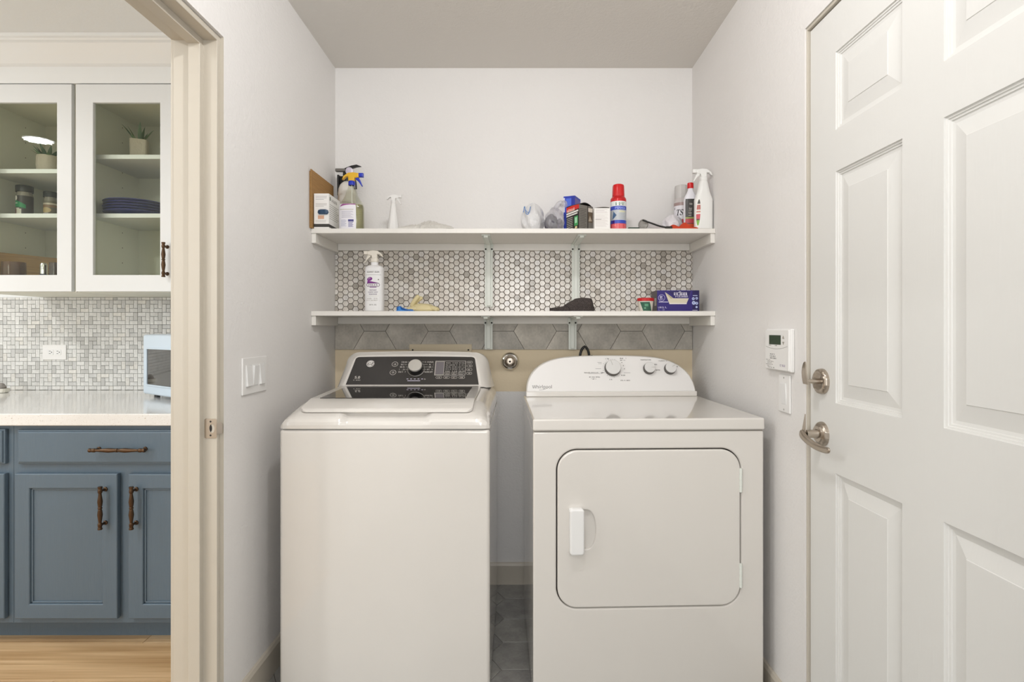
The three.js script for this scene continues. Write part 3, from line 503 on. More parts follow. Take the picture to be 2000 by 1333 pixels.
// ---------- dryer ----------
{
  const d = thing('clothes_dryer', 'white front loading dryer with square door and three knobs', 'clothes dryer', [0.417, 0, -1.775], 0.035);
  const HW = 0.3685;
  const door = [-0.292, 0.291, 0.3245, 0.8205];
  const hole = roundRect(door[0] - 0.0034, door[1] + 0.0034, door[2] - 0.0034, door[3] + 0.0034, 0.0665).getPoints(12).map((p) => [p.x, p.y]).reverse();
  put('cabinet', [extrude(roundRect(-HW, HW, 0.02, 0.8795, 0.008), 0.03, 0.006, 4, [hole]).translate(0, 0, -0.03), R(-HW + 0.001, HW - 0.001, 0.02, 0.879, -0.63, -0.02, 0.008, 3)], M.enamel, d);
  for (const [x, z] of [[-0.32, -0.05], [0.32, -0.05], [-0.32, -0.58], [0.32, -0.58]]) put('foot', cyl(0.02, 0.017, 0.021, 20).translate(x, 0, z), M.black, d);
  put('top', [R(-HW - 0.001, HW + 0.001, 0.8825, 0.92, -0.63, 0.006, 0.006, 4)], M.enamel, d);
  put('seam', B(-HW + 0.004, HW - 0.004, 0.878, 0.884, -0.62, -0.002), std('#8d8880', 0.8), d);
  const scoop = [...Array(17)].map((_, i) => { const a = -Math.PI / 2 + Math.PI * i / 16; return [-0.212 + 0.040 * Math.pow(Math.max(0, Math.cos(a)), 0.6), 0.571 + 0.062 * Math.sin(a)]; });
  const dr = put('door', extrude(roundRect(...door, 0.063), 0.026, 0.005, 4, [[...scoop].reverse()]).translate(0, 0, -0.0225), M.enamel, d);
  put('gasket', extrude(roundRect(door[0] - 0.0031, door[1] + 0.0031, door[2] - 0.0031, door[3] + 0.0031, 0.066), 0.002).translate(0, 0, -0.0199), std('#3c3834', 0.8), d);
  // moulded pull: block open on its right side with a shallow scoop behind it
  put('handle', [extrude(roundRect(-0.256, -0.2105, 0.499, 0.643, 0.010), 0.027, 0.006, 4).translate(0, 0, 0.003), R(-0.256, -0.236, 0.502, 0.640, -0.001, 0.02, 0.004, 3)], M.whitePlastic, dr);
  put('handle_scoop', grid(16, 16, (u, v) => { const p = scoop[Math.round(v * 16)], x = -0.216 + (p[0] + 0.0055 + 0.216) * u; return [x, 0.571 + (p[1] - 0.571) * 1.08, 0.0032 - 0.014 * Math.pow(Math.cos(u * Math.PI / 2), 0.8)]; }), M.enamel, dr);
  for (const y of [0.722, 0.419]) put('hinge', [cyl(0.0042, 0.0042, 0.076, 16).translate(0.2925, y - 0.038, 0.003), ...[0, 1, 2, 3].map((i) => cyl(0.0048, 0.0048, 0.015, 16).translate(0.2925, y - 0.037 + i * 0.0195, 0.003))], M.bracket, d);
  // console: rounded shield with a sloped face
  const slope = 0.42, base = 0.9205, zc = -0.583, plane = (y) => zc - (y - base) * slope;
  const H = [[0.362, 0], [0.360, 0.03], [0.356, 0.055], [0.345, 0.082], [0.330, 0.103], [0.305, 0.125], [0.272, 0.143], [0.225, 0.157], [0.17, 0.1645], [0.10, 0.168], [0, 0.1695]];
  const cv = new THREE.CatmullRomCurve3(H.map(([x, y]) => V(x, y, 0))), half = cv.getPoints(36).map((p) => [Math.max(0, p.x), p.y]);
  const ol = (s, dy, zf) => { const q = half.map(([x, y]) => [x * s, base + y * (1 + dy)]); return [...q.map(([x, y]) => [-x, y]), ...q.slice(0, -1).reverse()].map(([x, y]) => [x, y, zf(y)]); };
  const rings = [ol(0.986, -0.02, plane), ol(0.996, -0.004, (y) => plane(y) - 0.002), ol(1.0, 0, (y) => plane(y) - 0.007), ol(1.0, 0, (y) => plane(y) - 0.018), ol(0.985, -0.02, () => -0.72)];
  const nP = rings[0].length - 1, shell = grid(nP, 4, (u, v) => rings[Math.round(v * 4)][Math.round(u * nP)]);
  const fan = (r, back) => grid(nP, 1, (u, v) => (v === (back ? 1 : 0) ? r[Math.round(u * nP)] : [0, base + 0.001, back ? -0.72 : plane(base + 0.001)]));
  const con = put('console', [toCreasedNormals(shell, 0.9), fan(rings.at(-1), true), R(-0.362, 0.362, base - 0.0005, base + 0.0215, -0.60, -0.5795, 0.004, 3), B(-0.3, 0.3, base, base + 0.1, -0.715, -0.67)], M.enamel, d);
  const pf = fan(rings[0], false); { const p = pf.attributes.position, uv = pf.attributes.uv; for (let i = 0; i < p.count; i++) uv.setXY(i, (p.getX(i) + 0.365) / 0.73, (p.getY(i) - base) / 0.17); }
  const cx = (px) => ((px - 1011) * 2.40 / 1095 - 0.3945 + 0.365) / 0.73, cy = (py) => (1.2 - (py - 645) * 2.40 / 1095 - base) / 0.17;
  put('control_panel', pf, phys('#ffffff', 0.3, { clearcoat: 0.5, clearcoatRoughness: 0.1, map: canvas(2048, 512, (c, W, Hh) => {
    c.fillStyle = '#e8e5e2'; c.fillRect(0, 0, W, Hh); const X = (p) => cx(p) * W, Y = (p) => (1 - cy(p)) * Hh; c.textAlign = 'center'; c.textBaseline = 'middle';
    c.fillStyle = '#4a4744'; c.font = '54px sans-serif'; c.fillText('Whirlpool', X(1057.5), Y(754.5)); c.strokeStyle = '#4a4744'; c.lineWidth = 3; c.beginPath(); c.ellipse(X(1058), Y(757), 60, 18, -0.2, 0.3, 2.4); c.stroke();
    c.font = 'bold 17px sans-serif'; c.fillStyle = '#5a5652';
    for (const [x, y, l] of [[1187.5, 701.5, 42], [1219, 701, 92], [1218, 704.6, 60], [1160, 728.2, 240], [1159, 736.5, 150], [1158, 740, 60], [1192, 741, 36], [1216.5, 733.4, 50], [1219, 743, 120], [1304.5, 706, 190], [1286, 723.5, 52], [1282, 713, 40], [1324, 717, 34]]) scrawl(c, X(x), Y(y), l, 14, '#5a5652', 'center');
    c.font = 'bold 19px sans-serif'; c.fillText('TEMPERATURE', X(1264), Y(704));
    c.fillRect(X(1148), Y(728.4) + 12, X(1176) - X(1148), 2); c.beginPath(); c.arc(X(1175), Y(728.5), 7, 0, 7); c.fill(); c.strokeStyle = '#77736e'; c.lineWidth = 2.5;
    for (let i = 0; i < 26; i++) { const a = i / 26 * 2 * Math.PI, x = X(1196), y = Y(719.5), r0 = 102, r1 = i % 3 ? 110 : 120; c.beginPath(); c.moveTo(x + r0 * Math.cos(a), y + r0 * Math.sin(a)); c.lineTo(x + r1 * Math.cos(a), y + r1 * Math.sin(a)); c.stroke(); }
    for (const [a, b, y] of [[1168, 1176, 708.5], [1169, 1176, 711], [1163, 1174, 720.5], [1218, 1231, 728.5]]) c.fillRect(X(a), Y(y), X(b) - X(a), 3);
    for (const [x, y] of [[1216, 709], [1218.5, 715], [1220, 721]]) { c.beginPath(); c.arc(X(x), Y(y), 5, 0, 7); c.fill(); }
  }) }), con, true);
  const onP = (g, x, y) => g.rotateX(-Math.atan(slope)).translate(x, y, plane(y));
  const knob = (x, y, r, a) => {
    const s = put('knob', onP(lathe([[r * 1.06, 0], [r * 1.08, 0.004], [r, 0.012], [r * 0.98, 0.021]], 48).rotateX(Math.PI / 2), x, y), std('#5f5b56', 0.35, { metalness: 0.5 }), con);
    const cap = lathe([[r * 0.985, 0.0205], [r * 0.985, 0.0225], [r * 0.93, 0.0242], [0, 0.0247]], 48).rotateX(Math.PI / 2);
    put('knob_cap', onP(cap, x, y), std('#dad8d5', 0.4), con);
    put('knob_pointer', onP(R(-0.0008, 0.0008, r * 0.25, r * 0.9, 0.0235, 0.0252, 0.0004, 1).rotateZ(a), x, y), M.steel, con);
  };
  knob(0.0115, 1.0345, 0.0325, 0.3); knob(0.169, 1.0325, 0.0235, -1.57); knob(0.2595, 1.0315, 0.0235, -1.0);
}
// ---------- cleaning supplies on the upper shelf ----------
const U = 1.624, L = 1.279;
const textTex = (w, h, bg, f) => canvas(w, h, (c) => { c.fillStyle = bg; c.fillRect(0, 0, w, h); c.textAlign = 'center'; c.textBaseline = 'middle'; f(c, w, h); });
const lines = (c, x, y, w, n, dy, col, h = 3) => { c.fillStyle = col; for (let i = 0; i < n; i++) c.fillRect(x, y + i * dy, w * (0.7 + 0.3 * Math.abs(Math.sin(i * 7.3 + x))), h); };
const box = (w, h, dp) => new THREE.BoxGeometry(w, h, dp).translate(0, h / 2, -dp / 2);
function printedBox(name, label, w, h, dp, pos, turn, faces, rough = 0.55) {   // faces: +x, -x, +y, -y, +z, -z
  const o = thing(name, label, 'box', pos, turn);
  const m = new THREE.Mesh(box(w, h, dp), faces.map((f) => (f.isTexture ? std('#ffffff', rough, { map: f }) : std(f, rough)))); m.name = 'carton'; m.castShadow = m.receiveShadow = true; o.add(m);
  return o;
}
function sprayHead(parent, y, dir, scale, bodyMat, nozzleMat, triggerMat, collarMat, collarR = 0.0145) {   // dir = 1: nozzle to the right
  const s = scale, e = (pts, dp, b) => { let g = extrude(pts.map(([a, c]) => [a * s, c * s]), dp * s, b * s, 2).translate(0, 0, -dp * s / 2); if (dir < 0) g = g.rotateY(Math.PI); return g.translate(0, y, 0); };
  put('collar', lathe([[collarR * 0.9, 0], [collarR, 0.002], [collarR, 0.016 * s], [collarR * 0.9, 0.019 * s], [0, 0.019 * s]], 32).translate(0, y, 0), collarMat, parent);
  put('spray_head', e([[-0.013, 0.017], [0.012, 0.017], [0.014, 0.03], [0.032, 0.034], [0.032, 0.052], [0.008, 0.056], [-0.014, 0.054], [-0.034, 0.040], [-0.040, 0.024], [-0.034, 0.026], [-0.024, 0.036], [-0.014, 0.037]], 0.022, 0.004), bodyMat, parent);
  put('nozzle', e([[0.031, 0.036], [0.05, 0.036], [0.05, 0.053], [0.031, 0.053]], 0.02, 0.003), nozzleMat, parent);
  put('trigger', e([[0.016, 0.035], [0.030, 0.035], [0.035, 0.026], [0.047, -0.002], [0.044, -0.004], [0.03, 0.016], [0.018, 0.026]], 0.014, 0.002), triggerMat, parent);
}
{
  // folded cardboard sheet: two leaves and the fold between them
  const cb = std('#b08a58', 0.85, { map: texture(256, noiseField(256, [[2, 40, 1], [60, 60, 0.5]], 61), (v) => mixc([222, 214, 200], [255, 250, 242], v), 0.1) });
  const o = thing('cardboard_sheet', 'folded brown cardboard sheet standing against the left wall', 'cardboard', [0, U, 0]);
  put('leaf', [R(-0.8625, -0.8590, 0, 0.236, -2.60, -2.322, 0.001, 1)], cb, o);
  put('leaf', [R(-0.8572, -0.8532, 0, 0.243, -2.60, -2.318, 0.001, 1)], cb, o);
  put('fold', B(-0.861, -0.8550, 0.001, 0.234, -2.604, -2.599), cb, o);

  const side = textTex(384, 384, '#eeece8', (c, w, h) => { c.fillStyle = '#3b3835'; c.fillRect(0, h - 50, w, 34); scrawl(c, 90, 56, 180, 34, '#8a857f'); lines(c, 30, 110, 300, 8, 22, '#8d8883', 5); c.fillStyle = '#6d7a68'; c.fillRect(26, 30, 34, 40); });
  const front = textTex(192, 384, '#f1eeea', (c, w, h) => { c.fillStyle = '#3b3835'; c.fillRect(0, h - 50, w, 34); lines(c, 20, 30, 150, 3, 16, '#9a96a0', 4); lines(c, 20, 110, 150, 3, 14, '#a59e9a', 4); c.fillStyle = '#d8a98c'; c.fillRect(50, 240, 80, 40); lines(c, 20, 295, 140, 2, 16, '#b7b0ac', 4); });
  const wb = printedBox('white_carton', 'small white carton with a dark blue tab in front of the cardboard', 0.062, 0.146, 0.146, [-0.8185, U, -2.339], 0, [side, side, '#eeece8', '#eeece8', front, front]);
  put('blue_tab', loft([[-0.011, 0.018, 0.004, 3], [-0.004, 0.023, 0.006, 3], [0.006, 0.02, 0.006, 3], [0.009, 0.012, 0.003, 3]], 24).translate(0.008, 0.07, 0.003), std('#25415e', 0.4), wb);

  // fire extinguisher in the corner
  const fe = thing('fire_extinguisher', 'white fire extinguisher with black valve lever in the corner', 'fire extinguisher', [-0.784, U, -2.575]);
  put('cylinder', lathe([[0, 0], [0.036, 0], [0.040, 0.006], [0.0405, 0.20], [0.038, 0.222], [0.030, 0.242], [0.018, 0.254], [0.012, 0.258], [0, 0.258]]), std('#e4e0d8', 0.35), fe);
  put('label', patch([[0.03, 0.0405, 0.0405], [0.19, 0.0405, 0.0405]], -1.4, 1.4, 0.05, 0.165), std('#ffffff', 0.5, { map: textTex(256, 256, '#d9d5cc', (c, w, h) => { lines(c, 20, 20, 200, 10, 22, '#8b857c', 5); c.fillStyle = '#5a554e'; c.fillRect(120, 60, 90, 40); }) }), fe, true);
  put('valve', [cyl(0.013, 0.012, 0.022, 24).translate(0, 0.257, 0), R(-0.016, 0.02, 0.272, 0.30, -0.012, 0.012, 0.004, 2)], M.black, fe);
  put('gauge', [lathe([[0, 0.013], [0.014, 0.013], [0.017, 0.011], [0.017, 0]], 32).rotateX(Math.PI / 2).translate(0.016, 0.302, 0.008)], std('#cfc6d4', 0.3), fe);
  put('lever', extrude([[-0.01, 0.318], [0.02, 0.330], [0.045, 0.335], [0.066, 0.327], [0.045, 0.324], [0.02, 0.316], [0, 0.304], [-0.012, 0.306]], 0.016, 0.002).translate(0, 0, -0.008), M.black, fe);
  put('carry_handle', [R(-0.052, -0.006, 0.303, 0.317, -0.009, 0.009, 0.003, 2)], std('#77736e', 0.4, { metalness: 0.5 }), fe);
  put('mount_bracket', [R(-0.052, -0.012, 0.15, 0.296, -0.052, -0.044, 0.002, 2), R(-0.052, -0.044, 0.2, 0.296, -0.05, -0.02, 0.002, 2)], M.black, fe);
  put('hose', tube([[0.014, 0.27, 0.004], [0.034, 0.27, 0.01], [0.042, 0.25, 0.014], [0.044, 0.22, 0.014]], 0.006, 24, 10), M.black, fe);

  // clear spray bottle with yellow head
  const sb = thing('spray_bottle', 'clear spray bottle of pale liquid with yellow and blue trigger head', 'spray bottle', [-0.713, U, -2.41]);
  const S = [[0, 0.049, 0.026, 2.6], [0.004, 0.053, 0.03, 2.6], [0.10, 0.053, 0.031, 2.5], [0.118, 0.0485, 0.03, 2.4], [0.135, 0.037, 0.027, 2.2], [0.152, 0.028, 0.023, 2], [0.176, 0.021, 0.019, 2], [0.186, 0.0155, 0.0155, 2], [0.2, 0.0135, 0.0135, 2]];
  put('bottle', loft(S, 48), phys('#f2f3ec', 0.08, { transmission: 1, thickness: 0, ior: 1.45 }), sb);
  put('liquid', loft([[0.002, 0.047, 0.025, 2.6], [0.006, 0.0505, 0.0285, 2.6], [0.098, 0.0505, 0.0285, 2.5], [0.112, 0.048, 0.028, 2.4]], 48), phys('#e3dfba', 0.1, { transmission: 0.75, thickness: 0.05, ior: 1.33, attenuationColor: new THREE.Color('#cfca98'), attenuationDistance: 0.12 }), sb);
  put('label', patch(S, -1.5, 0.42, 0.006, 0.113, 0.001), std('#ffffff', 0.45, { map: textTex(320, 384, '#ece9ee', (c, w, h) => { c.fillStyle = '#a05a94'; c.beginPath(); c.ellipse(190, 20, 150, 46, -0.1, 0, 7); c.fill(); c.fillStyle = '#ece9ee'; c.beginPath(); c.ellipse(200, 56, 190, 40, -0.06, 0, 7); c.fill(); c.fillStyle = '#9a9666'; c.fillRect(40, 84, 240, 6); lines(c, 70, 112, 210, 8, 14, '#a39fae', 4); c.fillStyle = '#4d4a86'; c.fillRect(186, 240, 96, 34); lines(c, 190, 282, 86, 7, 11, '#6b67a0', 6); lines(c, 60, 246, 100, 8, 13, '#8d93b3', 4); }) }), sb, true);
  put('dip_tube', tube([[0, 0.2, 0], [0.002, 0.1, 0], [0.012, 0.01, 0.004]], 0.0022, 20, 8), std('#e9e9e4', 0.4), sb);
  const blue = std('#1f35b4', 0.35), yel = std('#e2b02a', 0.38);
  sprayHead(sb, 0.197, 1, 1.0, yel, blue, blue, blue);

  // small white spray bottle, conical
  const ws = thing('spray_bottle', 'small all white cone shaped spray bottle standing alone', 'spray bottle', [-0.545, U, -2.46]);
  const wp = std('#e9e7e4', 0.45);
  put('bottle', loft([[0, 0.024, 0.022], [0.004, 0.026, 0.024], [0.03, 0.025, 0.023], [0.09, 0.016, 0.016], [0.128, 0.011, 0.011], [0.132, 0.0095, 0.0095]], 36), wp, ws);
  sprayHead(ws, 0.13, 1, 0.72, wp, wp, wp, wp, 0.0105);

  // flat packet
  const pk = thing('plastic_packet', 'flat crumpled white plastic packet lying on the upper shelf', 'packet', [-0.386, U, -2.425]);
  const bump = (x, z, s) => Math.sin(x * 31 + s) * Math.cos(z * 27 - s) * 0.5 + Math.sin(x * 67 - z * 40 + s * 2) * 0.3 + (0.5 - Math.abs(Math.sin(x * 92 + z * 70 + s))) * 0.5 + (0.5 - Math.abs(Math.sin(x * 150 - z * 120))) * 0.25;
  put('film', slab(90, 36, (u, v) => { const x = (u - 0.5) * 0.236, z = (0.5 - v) * 0.14 * (1 - 0.25 * Math.sin(u * 5)), e = Math.pow(Math.sin(Math.PI * Math.min(1, Math.max(0, u))), 0.55) * Math.pow(Math.sin(Math.PI * v), 0.4); return [x, 0.004 + e * (0.034 + 0.012 * bump(x, z, 1)) + 0.012 * Math.max(0, 0.4 - Math.abs(u - 0.02)) * 0.5, z]; }, (u, v) => [(u - 0.5) * 0.236, 0.0003, (0.5 - v) * 0.14 * (1 - 0.25 * Math.sin(u * 5))]).map((g) => toCreasedNormals(g, 0.35)), phys('#d6d2ca', 0.4, { transmission: 0.1, bumpMap: T.crumple, bumpScale: 0.004 }), pk);
  put('contents', loft([[0.0005, 0.05, 0.03, 3], [0.018, 0.048, 0.028, 3], [0.022, 0.03, 0.02, 3]], 24).translate(-0.01, 0, 0), std('#6f6b60', 0.7), pk);

  // crumpled bags
  const blob = (rx, h, rz, s, N = 40) => { const g = grid(N, 24, (u, v) => { const a = u * 2 * Math.PI, t = v, k = Math.pow(Math.sin(Math.PI * (0.12 + 0.88 * t) ), 0.5) * (t > 0.999 ? 0 : 1), w = 1 + 0.09 * Math.sin(a * 3 + s) + 0.06 * Math.sin(a * 7 + t * 9 + s) + 0.05 * Math.sin(t * 14 + a * 2); return [rx * k * w * Math.sin(a), h * t * (1 + 0.04 * Math.sin(a * 4 + s)), rz * k * w * Math.cos(a)]; }); return toCreasedNormals(g, 0.3); };
  const film = (c, t) => phys(c, 0.3, { transmission: t, thickness: 0, bumpMap: T.crumple, bumpScale: 0.003 });
  const bg = thing('plastic_bag', 'white plastic bag with a blue looped print', 'bag', [0.068, U, -2.46]);
  put('film', blob(0.05, 0.13, 0.055, 1), film('#efeeee', 0.25), bg);
  put('blue_print', [tube([[-0.043, 0.085, 0.034], [-0.038, 0.11, 0.038], [-0.03, 0.076, 0.045], [-0.022, 0.076, 0.047], [-0.012, 0.108, 0.045]], 0.0018, 40, 8), tube([[-0.036, 0.1, 0.043], [-0.03, 0.088, 0.046], [-0.022, 0.082, 0.048], [-0.016, 0.092, 0.047]], 0.0013, 30, 8)], std('#6f8fc0', 0.5), bg);
  const gb = thing('plastic_bag', 'knotted clear plastic bag holding grey scouring pads', 'bag', [0.158, U, -2.43]);
  put('film', [blob(0.042, 0.105, 0.045, 4), ...[...Array(1)].map(() => tube([[0.004, 0.095, 0], [0.012, 0.112, 0.006], [0.026, 0.124, 0.012], [0.042, 0.122, 0.01]], 0.011, 24, 12)), blob(0.016, 0.03, 0.014, 2, 20).translate(0.04, 0.106, 0.012)], film('#f2f1f3', 0.85), gb);
  const pad = std('#67646c', 0.95, { bumpMap: T.crumple, bumpScale: 0.012 });
  put('scouring_pad', blob(0.028, 0.075, 0.03, 7).translate(-0.012, 0.0006, 0.008), pad, gb);
  put('scouring_pad', blob(0.015, 0.06, 0.026, 3).translate(0.022, 0.0006, 0.0), std('#97929c', 0.95, { bumpMap: T.crumple, bumpScale: 0.01 }), gb);

  // boxes
  const bl = textTex(192, 512, '#2138b0', (c, w, h) => { c.fillStyle = '#4c6bd6'; c.fillRect(40, 30, 90, 200); c.fillStyle = '#1a2c9a'; c.fillRect(132, 0, 60, h); c.fillStyle = '#d9dcf0'; c.fillRect(0, 20, 22, 190); lines(c, 40, 270, 80, 9, 20, '#6f86dd', 5); });
  const bl2 = textTex(256, 512, '#3246b6', (c, w, h) => { c.fillStyle = '#6a5fae'; c.fillRect(0, 30, w, 90); c.fillStyle = '#5f83cf'; c.fillRect(0, 130, w, 120); lines(c, 20, 150, 200, 8, 16, '#c9d3ee', 4); lines(c, 20, 300, 200, 9, 20, '#7f92dd', 5); });
  printedBox('blue_carton', 'tall blue carton at the back behind the black carton', 0.053, 0.174, 0.085, [0.2302, U, -2.5005], -0.40, [bl2, bl2, '#24349e', '#24349e', bl, bl]);
  const bk1 = textTex(320, 384, '#201d1b', (c, w, h) => { c.save(); c.transform(1, -0.1, 0, 1, 0, 16); c.fillStyle = '#cf2a22'; c.fillRect(0, 0, w, 76); scrawl(c, 20, 60, 200, 44, '#f3e3d2'); c.fillStyle = '#e6e2dc'; c.fillRect(0, 92, 300, 26); c.fillRect(0, 130, 280, 20); for (let i = 0; i < 7; i++) { c.fillStyle = '#a9a59d'; c.fillRect(10, 176 + i * 28, 150, 12); } c.fillStyle = '#3d9a55'; c.fillRect(200, 180, 90, 150); c.fillStyle = '#a8d8b4'; c.fillRect(215, 200, 55, 90); c.fillStyle = '#e6d8a0'; c.fillRect(220, 340, 50, 34); c.restore(); });
  const bk2 = textTex(320, 384, '#77736c', (c, w, h) => { lines(c, 20, 60, 150, 12, 26, '#3d3a36', 6); c.fillStyle = '#2a2724'; c.fillRect(190, 0, 20, h); c.fillStyle = '#e3d9cc'; c.fillRect(210, 30, 100, 60); c.fillStyle = '#6a5a48'; c.fillRect(210, 96, 100, 160); c.fillStyle = '#b8ab98'; c.beginPath(); c.moveTo(215, 240); c.lineTo(250, 150); c.lineTo(300, 230); c.fill(); });
  const kb = printedBox('black_carton', 'black carton with red, green and grey print, corner to the front', 0.075, 0.104, 0.085, [0, U, 0], 0.695, [bk2, bk2, '#1d1b19', '#1d1b19', bk2, bk1]);
  kb.children[0].geometry = new THREE.BoxGeometry(0.085, 0.104, 0.075).translate(0.0425, 0.052, -0.0375); kb.children[0].material = [bk2, bk1, '#1d1b19', '#1d1b19', bk2, bk1].map((f) => (f.isTexture ? std('#ffffff', 0.5, { map: f }) : std(f, 0.5)));
  kb.position.set(0.2575, U, -2.35);
  put('top_flap', slab(12, 4, (u, v) => [0.003 + u * 0.079, 0.105 + 0.012 * Math.sin(Math.PI * u), -0.002 - 0.07 * v], (u, v) => [0.003 + u * 0.079, 0.1042 + 0.0095 * Math.sin(Math.PI * u), -0.002 - 0.07 * v]), M.dark, kb);
  const wt = textTex(320, 384, '#efece8', (c, w, h) => { lines(c, 24, 24, 250, 4, 20, '#b9a8a8', 4); lines(c, 24, 120, 260, 12, 19, '#c8bcb8', 4); c.fillStyle = '#8d8780'; c.fillRect(24, 200, 120, 8); });
  const wc = printedBox('white_carton', 'small white carton of fine print left of the red spray can', 0.066, 0.090, 0.058, [0.356, U, -2.362], 0, [wt, wt, '#d8d4cd', '#e4e0da', wt, wt]);
  put('top_flap', slab(12, 2, (u, v) => [-0.032 + u * 0.064, 0.0908 + 0.005 * Math.sin(2.6 * u), -0.002 - 0.05 * v], (u, v) => [-0.032 + u * 0.064, 0.0902 + 0.004 * Math.sin(2.6 * u), -0.002 - 0.05 * v]), std('#8a857b', 0.7), wc);

  // red aerosol can
  const rc = thing('aerosol_can', 'red aerosol spray can with a blue banded label', 'spray can', [0.431, U, -2.40]);
  put('can', lathe([[0, 0.002], [0.031, 0], [0.0335, 0.003], [0.0335, 0.130], [0.033, 0.136], [0.0255, 0.146], [0.0255, 0.15], [0, 0.15]]), std('#c81f24', 0.28, { metalness: 0.2 }), rc);
  put('label', patch([[0, 0.0335, 0.0335], [0.14, 0.0335, 0.0335]], -Math.PI, Math.PI, 0.004, 0.122, 0.0005, 60, 4), phys('#ffffff', 0.3, { clearcoat: 0.5, map: textTex(1024, 512, '#d84a50', (c, w, h) => {
    c.fillStyle = '#e6e8e6'; c.fillRect(0, 0, w, 90); c.fillStyle = '#2740b4'; c.fillRect(0, 90, w, 70); c.fillStyle = '#bcc0c4'; c.fillRect(0, 160, w, 190); c.fillStyle = '#2b46b8'; c.fillRect(0, 350, w, 62); c.fillStyle = '#3a1d7a'; c.fillRect(350, 350, 60, 62);
    scrawl(c, w / 2 + 10, 52, 190, 54, '#3f6a4a', 'center'); scrawl(c, w / 2, 126, 240, 40, '#aab6ef', 'center');
    c.fillStyle = '#3d5f86'; c.beginPath(); c.moveTo(350, 340); c.lineTo(380, 190); c.lineTo(420, 230); c.lineTo(450, 260); c.lineTo(410, 300); c.fill(); c.fillStyle = '#d6d4b0'; c.fillRect(500, 180, 130, 26); lines(c, 480, 230, 160, 5, 22, '#a2a8b0', 6);
    c.fillStyle = '#f0a0a0'; for (let i = 0; i < 4; i++) lines(c, 340 + i * 90, 428, 70, 5, 16, '#e88a8c', 6);
  }) }), rc, true);
  put('cap', lathe([[0.0258, 0.147], [0.0262, 0.149], [0.0245, 0.19], [0.0225, 0.196], [0.016, 0.199], [0, 0.199]]), std('#cf1418', 0.3), rc);

  const gp = thing('scouring_pad', 'flat dark green scouring pad right of the red can', 'scouring pad', [0.492, U, -2.40]);
  put('pad', R(-0.024, 0.024, 0, 0.011, -0.03, 0.03, 0.003, 2), std('#3f5144', 0.95, { bumpMap: T.fabric, bumpScale: 0.002 }), gp);

  // lying tube, black stick, orange cloth, white bag
  const ct = thing('caulk_tube', 'white caulk tube lying on its side with a grey end cap', 'tube', [0.531, U + 0.0225, -2.372], -0.72);
  put('barrel', lathe([[0, 0], [0.0215, 0.0], [0.0222, 0.003], [0.0222, 0.15], [0.02, 0.155], [0, 0.157]], 36).rotateX(-Math.PI / 2).translate(0, 0, 0), std('#e6e3e4', 0.5, {}), ct);
  put('end_cap', lathe([[0, -0.006], [0.012, -0.005], [0.0165, -0.001], [0.018, -0.0042], [0.0222, -0.003], [0.0222, 0.004]], 36).rotateX(-Math.PI / 2), std('#9b9791', 0.5), ct);
  put('print', new THREE.PlaneGeometry(0.06, 0.03, 8, 8).translate(0, 0, 0), std('#ffffff', 0.5, { map: textTex(256, 128, '#e6e3e4', (c, w, h) => { c.fillStyle = '#5b5890'; c.font = 'bold 70px sans-serif'; c.fillText('L', 70, 66); scrawl(c, 110, 66, 110, 60, '#5b5890'); }) }), ct, true);
  { const m = ct.children.at(-1), p = m.geometry.attributes.position; for (let i = 0; i < p.count; i++) { const s = p.getX(i), t = p.getY(i) / 0.0224; const a = 0.15 + t; p.setXYZ(i, -0.0226 * Math.cos(a) , 0.0226 * Math.sin(a), -0.07 - s); } m.geometry.computeVertexNormals(); m.material.side = THREE.DoubleSide; }
  const bs = thing('paint_brush', 'thin black handled brush leaning on the caulk tube', 'brush', [0.56, U, -2.347]);
  put('handle', tube([[-0.037, 0.036, 0], [0, 0.023, 0.001], [0.035, 0.0105, 0.002], [0.062, 0.005, 0.003]], 0.0036, 30, 10), M.black, bs);
  put('ferrule', R(0.058, 0.085, 0.0005, 0.009, -0.006, 0.012, 0.002, 2), M.dark, bs);
  const bag2 = thing('plastic_bag', 'rounded white plastic bag between the caulk tube and the bottles', 'bag', [0.69, U, -2.50], 0);
  put('film', blob(0.047, 0.088, 0.05, 2), film('#efebee', 0.12), bag2);
  const oc = thing('cleaning_cloth', 'crumpled orange red cloth on the right end of the upper shelf', 'cloth', [0.695, U, -2.372]);
  put('cloth', slab(30, 14, (u, v) => { const x = (u - 0.5) * 0.118, z = (0.5 - v) * 0.06; return [x, 0.004 + Math.pow(Math.sin(Math.PI * u), 0.6) * Math.pow(Math.sin(Math.PI * v), 0.5) * (0.016 + 0.009 * Math.sin(u * 13) + 0.004 * Math.sin(v * 9 + u * 20)), z]; }, (u, v) => [(u - 0.5) * 0.118, 0.0004, (0.5 - v) * 0.06]).map((g) => toCreasedNormals(g, 0.4)), std('#cf4322', 0.85, { bumpMap: T.fabric, bumpScale: 0.001 }), oc);

  const ts = thing('aerosol_can', 'white aerosol can lettered TS partly hidden behind the red capped bottle', 'spray can', [0.743, U, -2.545]);
  put('can', lathe([[0, 0], [0.0315, 0], [0.0325, 0.003], [0.0325, 0.16], [0.030, 0.166], [0.0295, 0.172], [0, 0.172]]), std('#c9c3c0', 0.35), ts);
